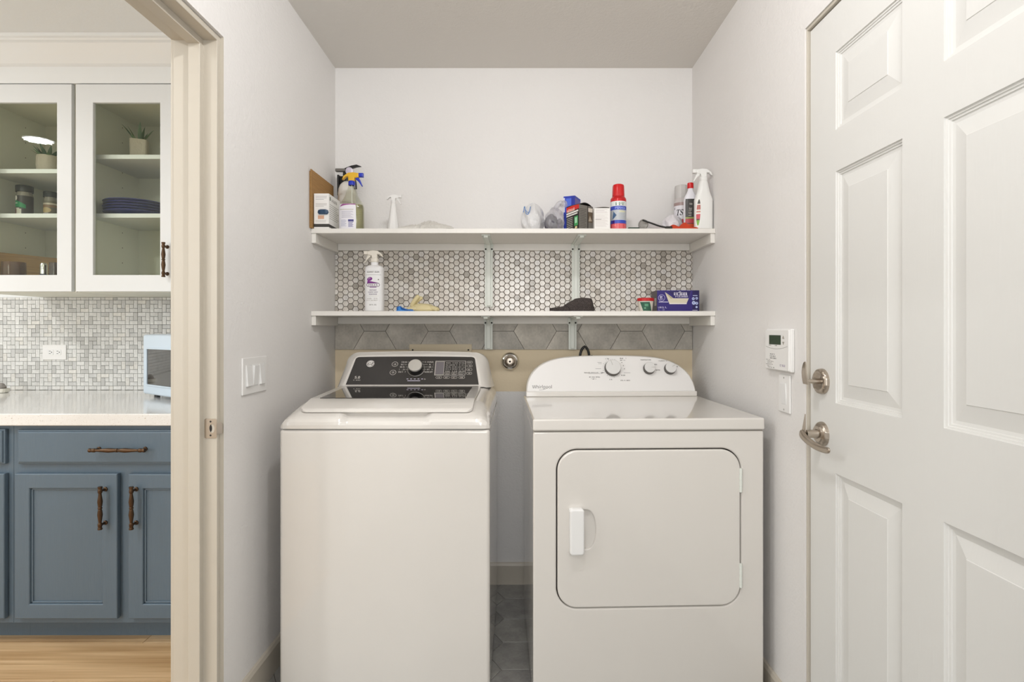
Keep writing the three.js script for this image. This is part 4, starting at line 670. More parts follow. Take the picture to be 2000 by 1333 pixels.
  put('label', patch([[0, 0.0325, 0.0325], [0.17, 0.0325, 0.0325]], -Math.PI, Math.PI, 0.004, 0.15, 0.0005, 60, 4), std('#ffffff', 0.4, { map: textTex(1024, 512, '#e9e6ea', (c, w, h) => { c.fillStyle = '#a8908c'; c.fillRect(0, 0, w, 50); c.fillStyle = '#1d1b1c'; c.font = 'italic bold 130px serif'; c.fillText('TS', 420, 160); c.fillStyle = '#46a6bd'; c.beginPath(); c.ellipse(340, 240, 90, 26, 0, 0, 7); c.fill(); c.fillStyle = '#c8303c'; c.fillRect(380, 268, 300, 70); c.fillStyle = '#8a3a5c'; c.fillRect(380, 338, 300, 60); c.fillStyle = '#55524e'; c.fillRect(286, 70, 22, 40); }) }), ts, true);
  put('cap', lathe([[0.0295, 0.171], [0.030, 0.173], [0.0295, 0.222], [0.028, 0.229], [0.0245, 0.231], [0, 0.2305]]), std('#cbc8c4', 0.35), ts);
  const rb = thing('cleaner_bottle', 'white bottle with a red cap and dark label', 'bottle', [0.747, U, -2.424]);
  const RS = [[0, 0.026, 0.014, 3], [0.003, 0.0285, 0.0165, 3], [0.135, 0.0285, 0.0165, 3], [0.152, 0.025, 0.0155, 2.6], [0.17, 0.015, 0.0135, 2.2], [0.18, 0.0115, 0.0115, 2], [0.188, 0.0115, 0.0115, 2]];
  put('bottle', loft(RS, 40), std('#eceaf0', 0.35), rb);
  put('label', patch(RS, -0.95, 0.35, 0.006, 0.14, 0.0007), std('#ffffff', 0.4, { map: textTex(192, 512, '#413f3d', (c, w, h) => { c.save(); c.translate(96, 190); c.rotate(-1.45); scrawl(c, -130, 0, 260, 60, '#aaa69f'); c.restore(); c.fillStyle = '#b8404a'; c.fillRect(0, 330, w, 70); c.fillStyle = '#9aa25a'; c.fillRect(0, 300, w, 26); c.fillStyle = '#c84a24'; c.fillRect(0, 410, w, 102); }) }), rb, true);
  put('cap', lathe([[0.0125, 0.187], [0.0135, 0.189], [0.013, 0.21], [0.011, 0.212], [0, 0.212]], 28), std('#d01216', 0.35), rb);
  const bw = thing('spray_bottle', 'tall white spray bottle with colourful oval label at the right end', 'spray bottle', [0.784, U, -2.367]);
  const BS = [[0, 0.035, 0.016, 3], [0.003, 0.038, 0.0195, 3], [0.125, 0.038, 0.0205, 3], [0.136, 0.0345, 0.02, 2.6], [0.16, 0.0265, 0.019, 2.2], [0.195, 0.0195, 0.0175, 2], [0.203, 0.016, 0.016, 2], [0.207, 0.015, 0.015, 2]];
  const wpl = std('#efeeea', 0.38);
  put('bottle', loft(BS, 44), wpl, bw);
  put('label', patch(BS, -1.25, -0.25, 0.012, 0.125, 0.0008), std('#ffffff', 0.4, { map: textTex(256, 512, '#efeeea', (c, w, h) => { c.save(); c.beginPath(); c.ellipse(128, 256, 88, 250, 0.12, 0, 7); c.clip(); c.fillStyle = '#ede7df'; c.fillRect(0, 0, w, h); c.fillStyle = '#4a463f'; c.fillRect(0, 0, w, 90); c.fillStyle = '#b86a60'; c.fillRect(0, 110, w, 90); c.fillStyle = '#cf8f80'; c.fillRect(0, 225, w, 30); c.fillStyle = '#cf4c58'; c.fillRect(0, 285, w, 90); c.fillStyle = '#6a4a3c'; c.fillRect(0, 375, w, 26); c.fillStyle = '#7fb446'; c.fillRect(0, 401, w, 111); c.restore(); }) }), bw, true);
  sprayHead(bw, 0.205, -1, 0.92, wpl, wpl, wpl, wpl, 0.0165);

  // ---------- lower shelf ----------
  const fx = thing('spray_bottle', 'large white spray bottle with purple print on the lower shelf', 'spray bottle', [-0.617, L, -2.42]);
  const FS = [[0, 0.0365, 0.026, 3.2], [0.003, 0.0395, 0.029, 3.2], [0.182, 0.0395, 0.029, 3.2], [0.192, 0.037, 0.0275, 3], [0.198, 0.029, 0.023, 2.4], [0.2, 0.0165, 0.0165, 2], [0.215, 0.0155, 0.0155, 2]];
  put('bottle', loft(FS, 48), std('#e9e7e6', 0.42), fx);
  put('label', patch(FS, -1.1, 1.1, 0.004, 0.186, 0.0007, 30, 4), std('#ffffff', 0.45, { map: textTex(384, 960, '#ecebea', (c, w, h) => {
    c.fillStyle = '#55504c'; c.font = 'bold 52px sans-serif'; c.fillText('GIANT SIZE', w / 2, 90, 290); c.fillRect(20, 150, w - 40, 5);
    c.fillStyle = '#7b2a86'; c.beginPath(); c.ellipse(120, 250, 60, 42, -0.3, 0, 7); c.fill(); c.beginPath(); c.moveTo(70, 290); c.quadraticCurveTo(180, 300, 330, 345); c.lineTo(60, 345); c.closePath(); c.fill(); c.strokeStyle = '#ecebea'; c.lineWidth = 7; c.beginPath(); c.arc(120, 255, 26, 3, 5.5); c.stroke();
    c.fillStyle = '#4a2452'; c.beginPath(); c.roundRect(48, 340, 290, 84, 42); c.fill(); c.fillStyle = '#ecebea'; c.beginPath(); c.roundRect(58, 350, 270, 64, 32); c.fill(); c.fillStyle = '#4a2452'; c.font = 'bold 60px serif'; c.fillText('FOLEX', 193, 384, 220); c.fillStyle = '#7b2a86'; c.fillRect(120, 426, 150, 14);
    c.fillStyle = '#5c4a6a'; c.font = 'bold 38px sans-serif'; ['INSTANT', 'CARPET SPOT', 'REMOVER'].forEach((t, i) => c.fillText(t, w / 2, 500 + i * 46, 220)); c.fillStyle = '#c9c6b8'; c.fillRect(60, 632, 260, 4);
    scrawl(c, w / 2, 690, 250, 26, '#aaa59f', 'center'); scrawl(c, w / 2, 730, 290, 26, '#aaa59f', 'center'); c.fillStyle = '#6a655f'; c.font = 'bold 36px sans-serif'; c.fillText('34 FL. OZ.', w / 2, 830, 190); c.beginPath(); c.arc(310, 262, 14, 0, 7); c.fill();
  }) }), fx, true);
  const fh = std('#e3dccf', 0.42);
  sprayHead(fx, 0.213, -1, 0.92, fh, fh, fh, fh, 0.0175);

  // rubber gloves
  const latex = phys('#f3e6b6', 0.5, { transmission: 0.3, thickness: 0 });
  const gl = thing('rubber_glove', 'crumpled pale yellow rubber glove with one finger raised', 'glove', [-0.43, L, -2.44]);
  const palm = loft([[0.0004, 0.045, 0.03, 2.4], [0.008, 0.052, 0.036, 2.4], [0.022, 0.05, 0.032, 2.3], [0.032, 0.038, 0.022, 2, -0.004], [0.036, 0.018, 0.01, 2, -0.006]], 32).translate(0.022, 0, 0);
  put('palm', palm, latex, gl);
  const fing = (pts, r) => put('finger', [tube(pts, r, 24, 12), new THREE.SphereGeometry(r * 1.02, 14, 10).translate(...pts.at(-1))], latex, gl);
  fing([[0.0, 0.014, 0], [-0.028, 0.026, 0.004], [-0.018, 0.046, 0.008], [-0.004, 0.064, 0.008]], 0.0095);
  fing([[0.0, 0.014, -0.01], [-0.022, 0.03, -0.008], [-0.008, 0.05, -0.012], [0.006, 0.06, -0.016]], 0.009);
  fing([[0.05, 0.016, 0.016], [0.066, 0.015, 0.022], [0.078, 0.011, 0.024]], 0.0095);
  fing([[0.05, 0.016, -0.012], [0.066, 0.016, -0.016], [0.078, 0.011, -0.02]], 0.0095);
  fing([[0.0, 0.012, 0.018], [-0.022, 0.012, 0.024], [-0.04, 0.0105, 0.022]], 0.0095);
  const bc = thing('rubber_glove', 'crumpled blue rubber glove lying against the yellow glove', 'glove', [-0.475, L, -2.375]);
  const bm = std('#3f86cf', 0.42);
  put('cuff', slab(26, 8, (u, v) => { const x = (u - 0.5) * 0.072, z = (0.5 - v) * 0.03; return [x, 0.003 + Math.sin(Math.PI * v) * (0.004 + 0.013 * Math.exp(-((u - 0.18) ** 2) / 0.02) + 0.003 * Math.sin(u * 18)), z]; }, (u, v) => [(u - 0.5) * 0.072, 0.0004, (0.5 - v) * 0.03]), bm, bc);
  put('rolled_edge', tube([[-0.03, 0.006, 0.014], [-0.034, 0.015, 0.004], [-0.024, 0.02, -0.004], [-0.012, 0.013, 0.008], [0.01, 0.006, 0.014], [0.034, 0.005, 0.012]], 0.0032, 36, 10), std('#2563ae', 0.42), bc);

  // cap
  const cp = thing('fabric_cap', 'dark charcoal fabric cap lying on the lower shelf', 'cap', [0.247, L, -2.44]);
  const fab = std('#6b625e', 0.95, { map: texture(256, noiseField(256, [[120, 120, 1], [80, 80, 0.6]], 71), (v) => mixc([110, 105, 104], [255, 250, 250], (v - 0.25) * 1.8), 0.08), bumpMap: T.fabric, bumpScale: 0.002 });
  put('band', loft([[0.0005, 0.068, 0.058, 2.4], [0.022, 0.069, 0.058, 2.4], [0.0225, 0.064, 0.054, 2.4]], 40).translate(0.018, 0, 0), fab, cp);
  put('crown', loft([[0.018, 0.066, 0.055, 2.4], [0.028, 0.064, 0.054, 2.5], [0.04, 0.054, 0.05, 2.6, 0.008], [0.05, 0.043, 0.042, 2.6, 0.016], [0.057, 0.036, 0.034, 2.4, 0.02], [0.060, 0.02, 0.018, 2, 0.022]], 40).translate(0.018, 0, 0), fab, cp);
  put('brim', slab(24, 20, (u, v) => { const a = (u - 0.5) * 2, x = -0.03 - 0.078 * v * (1 - 0.35 * a * a), z = a * (0.056 - 0.012 * v); return [x, 0.016 + 0.006 * Math.sin(Math.PI * (0.5 + a * 0.5)) * 0.6 - 0.004 * v + 0.008 * (1 - v) * (1 - a * a), z]; }, (u, v) => { const a = (u - 0.5) * 2, x = -0.03 - 0.078 * v * (1 - 0.35 * a * a), z = a * (0.056 - 0.012 * v); return [x, 0.003 + 0.002 * v, z]; }), fab, cp);

  // tub with red lid
  const tb = thing('plastic_tub', 'small clear tub with a red lid and green label', 'tub', [0.552, L, -2.42]);
  const TS = [[0, 0.0265, 0.0265], [0.002, 0.028, 0.028], [0.046, 0.0335, 0.0335], [0.047, 0.0335, 0.0335]];
  put('tub', loft(TS, 36), std('#ddd6c9', 0.35), tb);
  put('label', patch(TS, -1.15, 0.95, 0.003, 0.041, 0.0006), std('#ffffff', 0.45, { map: textTex(256, 160, '#ddd6c9', (c, w, h) => { c.fillStyle = '#2f5f4a'; c.beginPath(); c.moveTo(20, 0); c.lineTo(180, 0); c.lineTo(236, 160); c.lineTo(70, 160); c.closePath(); c.fill(); c.fillStyle = '#5f9a78'; c.fillRect(100, 36, 60, 44); c.fillStyle = '#7fb893'; c.fillRect(90, 100, 30, 20); }) }), tb, true);
  put('lid', lathe([[0.034, 0.045], [0.0362, 0.046], [0.0362, 0.056], [0.034, 0.0585], [0, 0.0585]], 36), std('#c31a1c', 0.4), tb);

  const pf = textTex(1024, 512, '#2a1a72', (c, w, h) => {
    c.fillStyle = '#1c1150'; c.fillRect(860, 0, w - 860, h);
    c.fillStyle = '#d9d0b8'; c.beginPath(); c.moveTo(190, 40); c.lineTo(400, 190); c.lineTo(770, 190); c.lineTo(710, 330); c.lineTo(300, 330); c.closePath(); c.fill(); c.fillStyle = '#b5a98a'; c.beginPath(); c.moveTo(215, 70); c.lineTo(400, 190); c.lineTo(330, 200); c.closePath(); c.fill(); c.fillStyle = '#ece5dc'; c.fillRect(308, 302, 410, 28);
    c.fillStyle = '#211458'; c.beginPath(); c.moveTo(270, 20); c.lineTo(830, 20); c.lineTo(780, 170); c.lineTo(420, 170); c.closePath(); c.fill(); c.strokeStyle = '#6a58b0'; c.lineWidth = 4; c.beginPath(); c.moveTo(830, 20); c.lineTo(770, 190); c.stroke();
    c.fillStyle = '#ece8f2'; scrawl(c, 560, 34, 60, 24, '#ece8f2', 'center'); scrawl(c, 575, 84, 330, 66, '#ece8f2', 'center'); scrawl(c, 590, 146, 300, 46, '#cfc9e2', 'center');
    c.strokeStyle = '#b9b2dd'; c.lineWidth = 10; c.beginPath(); c.arc(110, 180, 78, 0, 7); c.stroke(); c.fillStyle = '#e6e2f2'; scrawl(c, 112, 160, 84, 56, '#e6e2f2', 'center'); scrawl(c, 112, 212, 90, 28, '#e6e2f2', 'center'); c.fillRect(40, 272, 230, 14);
    scrawl(c, 30, 408, 200, 38, '#d6d0e6'); scrawl(c, 36, 462, 150, 34, '#a9a4c0');
    c.fillStyle = '#b9c4e6'; c.fillRect(870, 116, 110, 18); for (const [x, y, r] of [[880, 200, 34], [962, 190, 30], [890, 300, 44], [962, 310, 34], [960, 400, 26]]) { c.beginPath(); c.arc(x, y, r, 0, 7); c.fill(); } c.fillStyle = '#3a3f8a'; for (const [x, y] of [[880, 200], [962, 190], [890, 300], [962, 310]]) { c.beginPath(); c.arc(x, y, 12, 0, 7); c.fill(); } c.fillStyle = '#d0cbe2'; c.fillRect(860, 470, 120, 10);
  });
  const ps = textTex(256, 256, '#33242c', (c) => { c.fillStyle = '#c9c5b8'; c.fillRect(150, 90, 70, 90); lines(c, 156, 96, 58, 9, 9, '#4d4a44', 3); });
  printedBox('purple_carton', 'deep purple carton picturing a cream tray beside the right wall', 0.182, 0.0925, 0.11, [0.6935, L, -2.422], 0, [ps, ps, '#241660', '#241660', pf, pf], 0.4);
}
// ---------- kitchen beyond the doorway ----------
const KX0 = -4.2, KX1 = -0.998, KZ0 = -2.93, KZ1 = 1.45, KC = 2.48;
{
  const kb = setting('wall_kitchen_back', 'cream kitchen wall behind the cabinets'); put('plaster', B(KX0, KX1, 0, 2.6, KZ0 - 0.1, KZ0), M.kitchenWall, kb);
  const kl = setting('wall_kitchen_left', 'cream kitchen wall far to the left'); put('plaster', B(KX0 - 0.1, KX0, 0, 2.6, KZ0 - 0.1, KZ1 + 0.1), M.kitchenWall, kl);
  const kf = setting('wall_kitchen_front', 'cream kitchen wall beside the viewer'); put('plaster', B(KX0, KX1, 0, 2.6, KZ1, KZ1 + 0.1), M.kitchenWall, kf);
  put('ceiling_kitchen', B(KX0, KX1, KC, 2.58, KZ0, KZ1), M.kitchenWall).userData = { kind: 'structure', label: 'cream kitchen ceiling' };
  // oak plank floor, boards along x
  const fl = setting('floor_kitchen', 'light oak plank floor of the kitchen');
  put('underlay', B(KX0, -0.93, -0.1, -0.012, KZ0, KZ1), std('#5a4630', 0.9), fl);
  const oak = [81, 82, 83, 84].map((s, i) => std('#ffffff', 0.42, { map: (() => { const t = texture(512, noiseField(512, [[3, 18, 1], [5, 50, 0.6], [12, 130, 0.35], [2, 5, 0.9]], s), (v) => mixc([[198, 160, 114], [194, 156, 112], [182, 144, 100], [190, 154, 114]][i], [[234, 202, 158], [236, 206, 164], [228, 194, 150], [234, 204, 166]][i], (v - 0.25) * 2), 1); t.repeat.set(1 / 1.1, 1 / 0.25); return t; })() }));
  let row = 0;
  for (let z = -2.15 - 0.23 * 4; z < KZ1; z += 0.23, row++) {
    let x = KX0 - rr(0.1, 1.1);
    while (x < -0.93) { const a = Math.max(x, KX0), b = Math.min(x + 1.22, -0.93), za = Math.max(z, KZ0); if (b - a > 0.02) { const g = R(a + 0.0005, b - 0.0005, -0.012, 0, za + 0.0006, Math.min(z + 0.23, KZ1) - 0.0006, 0.0015, 1); put('plank', g, oak[Math.floor(rnd() * 4)], fl); } x += 1.22; }
  }
  for (const [x, z] of [[-3.2, -1.32], [-2.0, -0.75], [-3.2, 0.2]]) lamp(KITCHEN_LIGHT, x, KC, z, 'downlight', z > 0 ? 'round recessed kitchen downlight behind the viewer' : x < -2.5 ? 'round recessed kitchen downlight mirrored in the left cabinet glass' : 'round recessed kitchen downlight above the counter near the doorway', M.plate);
  dome(LAUNDRY_LIGHT, LAUNDRY_LIGHT.x, CEIL, LAUNDRY_LIGHT.z, 'glass dome light on the laundry ceiling in front of the machines');
  dome(REAR_LIGHT, REAR_LIGHT.x, CEIL, REAR_LIGHT.z, 'glass dome light on the laundry ceiling behind the viewer');
  daylight(WINDOW_LIGHT, 'window_1', 'daylit kitchen window in a white frame', [-3.2, 1.55, KZ1 - 0.001], Math.PI);
  daylight(REAR_WINDOW, 'window_2', 'daylit window in the wall behind the viewer', [0, 1.5, REAR - 0.001], Math.PI);
}
// turned bronze cabinet pull along y, centred; projects to +z
function pull(parent, x, y, z, len, horizontal) {
  const h = len / 2, s = len / 0.16;
  const prof = [[0, -h], [0.0072, -h], [0.0081, -h + 0.004], [0.0059, -h + 0.009], [0.0075, -h + 0.014], [0.0075, -h + 0.022], [0.0049, -h + 0.026], [0.0062, -h * 0.55], [0.0088, -h * 0.30], [0.0068, -h * 0.10], [0.0055, -0.004], [0.0075, -0.002], [0.0075, 0.002], [0.0055, 0.004], [0.0068, h * 0.10], [0.0088, h * 0.30], [0.0062, h * 0.55], [0.0049, h - 0.026], [0.0075, h - 0.022], [0.0075, h - 0.014], [0.0059, h - 0.009], [0.0081, h - 0.004], [0.0072, h], [0, h]];
  const g = [lathe(prof, 24, 0.7).translate(0, 0, 0.028)];
  for (const t of [-1, 1]) g.push(lathe([[0.0085, 0], [0.008, 0.003], [0.005, 0.006], [0.0042, 0.014], [0.0048, 0.028]], 20).rotateX(Math.PI / 2).translate(0, t * (h - 0.017), 0));
  if (horizontal) g.forEach((q) => q.rotateZ(Math.PI / 2));
  put('handle', g.map((q) => q.translate(x, y, z)), M.bronze, parent);
}
{
  // base cabinets
  const FZ = -2.13;
  const base = (name, label, x0, x1) => {
    const o = thing('base_cabinet', label, 'cabinet', [0, 0, 0], 0, undefined);
    put('carcass', [B(x0, x1, 0.087, 0.84, KZ0 + 0.003, FZ - 0.018), R(x0, x1, 0.087, 0.838, FZ - 0.018, FZ, 0.0015, 2)], M.blueCabinet, o);
    put('toe_kick', B(x0, x1, 0, 0.088, -2.215, -2.203), M.blueCabinet, o);
    return o;
  };
  const panelDoor = (o, x0, x1, y0, y1) => {
    const fw = 0.056, z = FZ + 0.0005;
    const d = put('door', [
      extrude([[x0, y0], [x1, y0], [x1, y1], [x0, y1]], 0.02, 0.004, 3, [[[x0 + fw, y0 + fw], [x0 + fw, y1 - fw], [x1 - fw, y1 - fw], [x1 - fw, y0 + fw]]]).translate(0, 0, z),
      B(x0 + fw - 0.004, x1 - fw + 0.004, y0 + fw - 0.004, y1 - fw + 0.004, z + 0.001, z + 0.0085),
      ...[[x0 + fw, x0 + fw + 0.007, y0 + fw, y1 - fw], [x1 - fw - 0.007, x1 - fw, y0 + fw, y1 - fw], [x0 + fw, x1 - fw, y0 + fw, y0 + fw + 0.007], [x0 + fw, x1 - fw, y1 - fw - 0.007, y1 - fw]].map((q) => R(...q, z + 0.006, z + 0.013, 0.002, 2)),
    ], M.blueCabinet, o); return d;
  };
  const drawer = (o, x0, x1, y0, y1) => put('drawer', [R(x0, x1, y0, y1, FZ + 0.0005, FZ + 0.014, 0.003, 2), extrude([[x0 + 0.006, y0 + 0.006], [x1 - 0.006, y0 + 0.006], [x1 - 0.006, y1 - 0.006], [x0 + 0.006, y1 - 0.006]], 0.012, 0.005, 2).translate(0, 0, FZ + 0.008)], M.blueCabinet, o);
  const c1 = base('base_cabinet', 'blue grey base cabinet with one wide drawer over two panel doors', -1.914, -1.02);
  const dw = drawer(c1, -1.888, -1.085, 0.6935, 0.823); pull(dw, -1.488, 0.7525, FZ + 0.02, 0.208, true);
  pull(panelDoor(c1, -1.893, -1.507, 0.1115, 0.6585), -1.5505, 0.538, FZ + 0.0205, 0.16);
  pull(panelDoor(c1, -1.466, -1.08, 0.1115, 0.6575), -1.4645 + 0.03, 0.538, FZ + 0.0205, 0.16);
  const c2 = base('base_cabinet', 'blue grey base cabinet cut off by the left edge of the picture', -2.81, -1.9145);
  const dw2 = drawer(c2, -2.74, -1.9345, 0.6935, 0.826); pull(dw2, -2.34, 0.7525, FZ + 0.02, 0.208, true);
  pull(panelDoor(c2, -2.32, -1.9325, 0.1115, 0.6585), -2.28, 0.538, FZ + 0.0205, 0.16); pull(panelDoor(c2, -2.74, -2.36, 0.1115, 0.6585), -2.40, 0.538, FZ + 0.0205, 0.16);
  const c3 = base('base_cabinet', 'blue grey base cabinet out of the picture beside the cut off one', -3.7, -2.8105);
  panelDoor(c3, -3.64, -3.27, 0.1115, 0.6585); panelDoor(c3, -3.22, -2.86, 0.1115, 0.6585); drawer(c3, -3.64, -2.86, 0.6935, 0.826);

  const speck = texture(512, noiseField(512, [[200, 200, 1]], 91), (v) => (v > 0.93 ? [178, 164, 146] : v < 0.06 ? [206, 200, 194] : mixc([230, 227, 223], [237, 235, 231], v)), 0.5);
  const ct = put('countertop', R(-3.72, KX1 - 0.0005, 0.8405, 0.886, KZ0 + 0.001, -2.10, 0.004, 3), phys('#ffffff', 0.18, { map: speck, clearcoat: 0.5, clearcoatRoughness: 0.08 }));
  tag(ct, 'pale speckled quartz countertop over the blue grey cabinets', 'countertop');

  // pinwheel marble backsplash
  const bs = thing('pinwheel_backsplash', 'pale marble pinwheel mosaic on the kitchen wall', 'backsplash', [0, 0, KZ0]);
  put('grout', B(-3.7, KX1, 0.8865, 1.37, 0, 0.003), std('#8b8984', 0.9), bs);
  const u = 0.0639, c = u / 3, gap = 0.0018, x0 = -2.620, yl = 0.9087;
  const mm = ['#f3f2ee', '#efeeea', '#eae9e5', '#f5f4f0', '#dedddA', '#d2d1cd', '#f2efe8'].map((k, i) => std(k, 0.3, { map: texture(64, noiseField(64, [[3, 3, 1], [9, 9, 0.7]], 100 + i), (v) => mixc([226, 226, 226], [255, 255, 255], v * 1.7 - 0.35), 0.09) }));
  const list = [];
  for (let i = -17; i <= 26; i++) for (let j = -1; j <= 7; j++) {
    const X = x0 + i * u, Y = yl + j * u;
    for (const [a, b, w, h] of [[0, 2, 2, 1], [2, 1, 1, 2], [1, 0, 2, 1], [0, 0, 1, 2], [1, 1, 1, 1]]) {
      const p = clip([[X + a * c + gap / 2, Y + b * c + gap / 2], [X + (a + w) * c - gap / 2, Y + b * c + gap / 2], [X + (a + w) * c - gap / 2, Y + (b + h) * c - gap / 2], [X + a * c + gap / 2, Y + (b + h) * c - gap / 2]], -3.7, KX1 - 0.001, 0.8868, 1.3695);
      if (!p.length) continue; const mx = (p[0][0] + p[2][0]) / 2, my = (p[0][1] + p[2][1]) / 2;
      list.push({ p, mx, my, key: p.length === 4 ? w + 'x' + h : '', m: [0, 0, 1, 1, 2, 3, 3, 4, 5, 6][Math.floor(rnd() * 10)], full: Math.abs(p[1][0] - p[0][0] - (w * c - gap)) < 1e-6 && Math.abs(p[2][1] - p[1][1] - (h * c - gap)) < 1e-6, out: mx < -2.72 || mx > -1.8 ? 10 : 0 });
    }
  }
  list.sort((a, b) => a.out - b.out || Math.hypot(a.mx + 2.2, (a.my - 1.12)) - Math.hypot(b.mx + 2.2, (b.my - 1.12)));
  const shared = {}, rest = new Map();
  list.forEach((t, i) => {
    const mk = () => prism(t.p.map(([a, b]) => [a - t.mx, b - t.my]), 0.0045, 0.0006), g = t.full ? (shared[t.key] ??= mk()) : mk();
    if (i < 300) part('tile', g, mm[t.m], bs, t.mx, t.my, 0.003); else { if (!rest.has(t.m)) rest.set(t.m, []); rest.get(t.m).push(g.clone().translate(t.mx, t.my, 0.003)); }
  });
  const keys = [...rest.keys()], m = new THREE.Mesh(mergeGeometries(keys.map((k) => mergeGeometries(rest.get(k))), true), keys.map((k) => mm[k])); m.name = 'outer_tiles'; m.userData.kind = 'stuff'; m.castShadow = m.receiveShadow = true; bs.add(m);

  // wall outlet, small dish, microwave
  const ol = thing('wall_outlet', 'white double outlet plate on the pinwheel tile', 'outlet', [-2.411, 1.084, KZ0 + 0.0076]);
  put('cover_plate', R(-0.0615, 0.0615, -0.039, 0.039, 0, 0.006, 0.003, 3), M.plate, ol);
  for (const x of [-0.02, 0.02]) { const s = put('socket', extrude(roundRect(x - 0.0165, x + 0.0165, -0.0145, 0.0145, 0.006), 0.0025, 0.0006).translate(0, 0, 0.005), M.whitePlastic, ol); put('slot', [B(x - 0.006, x + 0.003, 0.005, 0.0072, 0.0072, 0.0078), B(x - 0.006, x + 0.003, -0.0072, -0.005, 0.0072, 0.0078), cyl(0.0025, 0.0025, 0.0006, 14).rotateX(Math.PI / 2).translate(x + 0.008, 0, 0.0072)], M.dark, s); }
  const ds = thing('soap_dish', 'small white dish holding a grey scrubber at the left edge', 'dish', [-2.585, 0.886, -2.80]);
  put('dish', loft([[0, 0.03, 0.022, 3], [0.004, 0.036, 0.028, 3], [0.022, 0.038, 0.03, 3], [0.022, 0.034, 0.026, 3], [0.008, 0.032, 0.024, 3]], 36), std('#efece0', 0.3), ds);
  put('scrubber', loft([[0.009, 0.02, 0.018], [0.03, 0.024, 0.02], [0.045, 0.014, 0.012], [0.05, 0.004, 0.004]], 24).translate(0.004, 0, 0), std('#9a948e', 0.85, { bumpMap: T.crumple, bumpScale: 0.006 }), ds);
  const ma = 35 * Math.PI / 180, mwW = 0.52, mw = thing('microwave_oven', 'pale blue microwave oven standing askew in the counter corner', 'microwave oven', [-1.757, 0.886, -2.655], -ma);
  const pb = phys('#d2e1ee', 0.3, { clearcoat: 0.5, clearcoatRoughness: 0.1 });
  put('case', [R(0, mwW, 0.012, 0.295, -0.30, 0, 0.018, 4)], pb, mw);
  const md = put('door', [R(0.004, 0.395, 0.014, 0.293, -0.004, 0.018, 0.014, 4), extrude(roundRect(0.046, 0.360, 0.055, 0.232, 0.008), 0.006, 0.002, 2, [roundRect(0.053, 0.353, 0.062, 0.225, 0.004).getPoints(6).map((p) => [p.x, p.y]).reverse()]).translate(0, 0, 0.0165)], pb, mw);
  put('window', R(0.053, 0.353, 0.062, 0.225, 0.014, 0.0187, 0.001, 1), phys('#1c1a18', 0.06, { clearcoat: 1, clearcoatRoughness: 0.03 }), md);
  put('handle', tube([[0.377, 0.06, 0.016], [0.377, 0.07, 0.036], [0.377, 0.2, 0.036], [0.377, 0.21, 0.016]], 0.005, 30, 10), M.chrome, md);
  put('keypad', R(0.402, mwW - 0.006, 0.03, 0.28, -0.002, 0.006, 0.003, 2), std('#b9c5ca', 0.4), mw); put('dial', lathe([[0.02, 0], [0.019, 0.014], [0, 0.015]], 32).rotateX(Math.PI / 2).translate(0.456, 0.09, 0.006), M.chrome, mw);
  for (const [x, z] of [[0.04, -0.03], [0.48, -0.03], [0.04, -0.27], [0.48, -0.27]]) put('foot', cyl(0.012, 0.012, 0.0125, 16).translate(x, 0, z), M.black, mw);

  // glass fronted upper cabinets
  const UF = -2.54, y0 = 1.371, y1 = 2.31, th = 0.018, inY = 1.392;
  const glass = phys('#fafcf8', 0.01, { transmission: 1, thickness: 0, ior: 1.5, specularIntensity: 0.45 });
  const upper = (label, x0, x1, shelves, hinge) => {
    const o = thing('glass_cabinet', label, 'cabinet');
    put('carcass', [B(x0, x0 + th, y0, y1, KZ0 + 0.003, UF), B(x1 - th, x1, y0, y1, KZ0 + 0.003, UF), B(x0 + th, x1 - th, y0, inY, KZ0 + 0.003, UF), B(x0 + th, x1 - th, y1 - 0.05, y1, KZ0 + 0.003, UF), B(x0 + th, x1 - th, inY, y1 - 0.05, KZ0 + 0.003, KZ0 + 0.012)], M.cabinetInside, o);
    shelves.forEach((y) => put('shelf', R(x0 + th + 0.0005, x1 - th - 0.0005, y - 0.02, y, KZ0 + 0.0125, -2.58, 0.0015, 2), M.whiteCabinet, o));
    const pins = []; for (const z of [-2.62, -2.80]) for (let y = 1.46; y < 2.24; y += 0.075) pins.push(cyl(0.0028, 0.0028, 0.0006, 10).rotateZ(-Math.PI / 2).translate(x0 + th, y, z)); put('pin_holes', pins, std('#8a8574', 0.8), o);
    const a = x0 + 0.006, b = x1 - 0.006, fw = 0.078, fb = 0.0765, z = UF + 0.001;
    const d = put('door', extrude([[a, y0 + 0.002], [b, y0 + 0.002], [b, y1 - 0.004], [a, y1 - 0.004]], 0.02, 0.002, 2, [[[a + fw, y0 + fb], [a + fw, y1 - 0.087], [b - fw + 0.012, y1 - 0.087], [b - fw + 0.012, y0 + fb]]]).translate(0, 0, z), M.whiteCabinet, o);
    put('pane', B(a + fw - 0.004, b - fw + 0.016, y0 + fb - 0.004, y1 - 0.083, z + 0.006, z + 0.0085), glass, d);
    pull(d, hinge > 0 ? b - 0.037 + 0.004 : a + 0.035, 1.513, z + 0.02, 0.155);
    return o;
  };
  upper('glass fronted white cabinet nearest the doorway with a bronze pull', -1.992, -1.535, [2.008, 1.737], 1);
  upper('glass fronted white cabinet at the left edge with jars inside', -2.476, -1.9985, [1.942, 1.737], -1);
  const u3 = thing('upper_cabinet', 'plain white upper cabinet hidden behind the doorway lining', 'cabinet');
  put('carcass', B(-1.5345, KX1 - 0.0005, y0, y1, KZ0 + 0.003, UF), M.whiteCabinet, u3); put('door', [R(-1.528, -1.27, y0 + 0.002, y1 - 0.004, UF, UF + 0.02, 0.002, 2), R(-1.262, -1.005, y0 + 0.002, y1 - 0.004, UF, UF + 0.02, 0.002, 2)], M.whiteCabinet, u3);
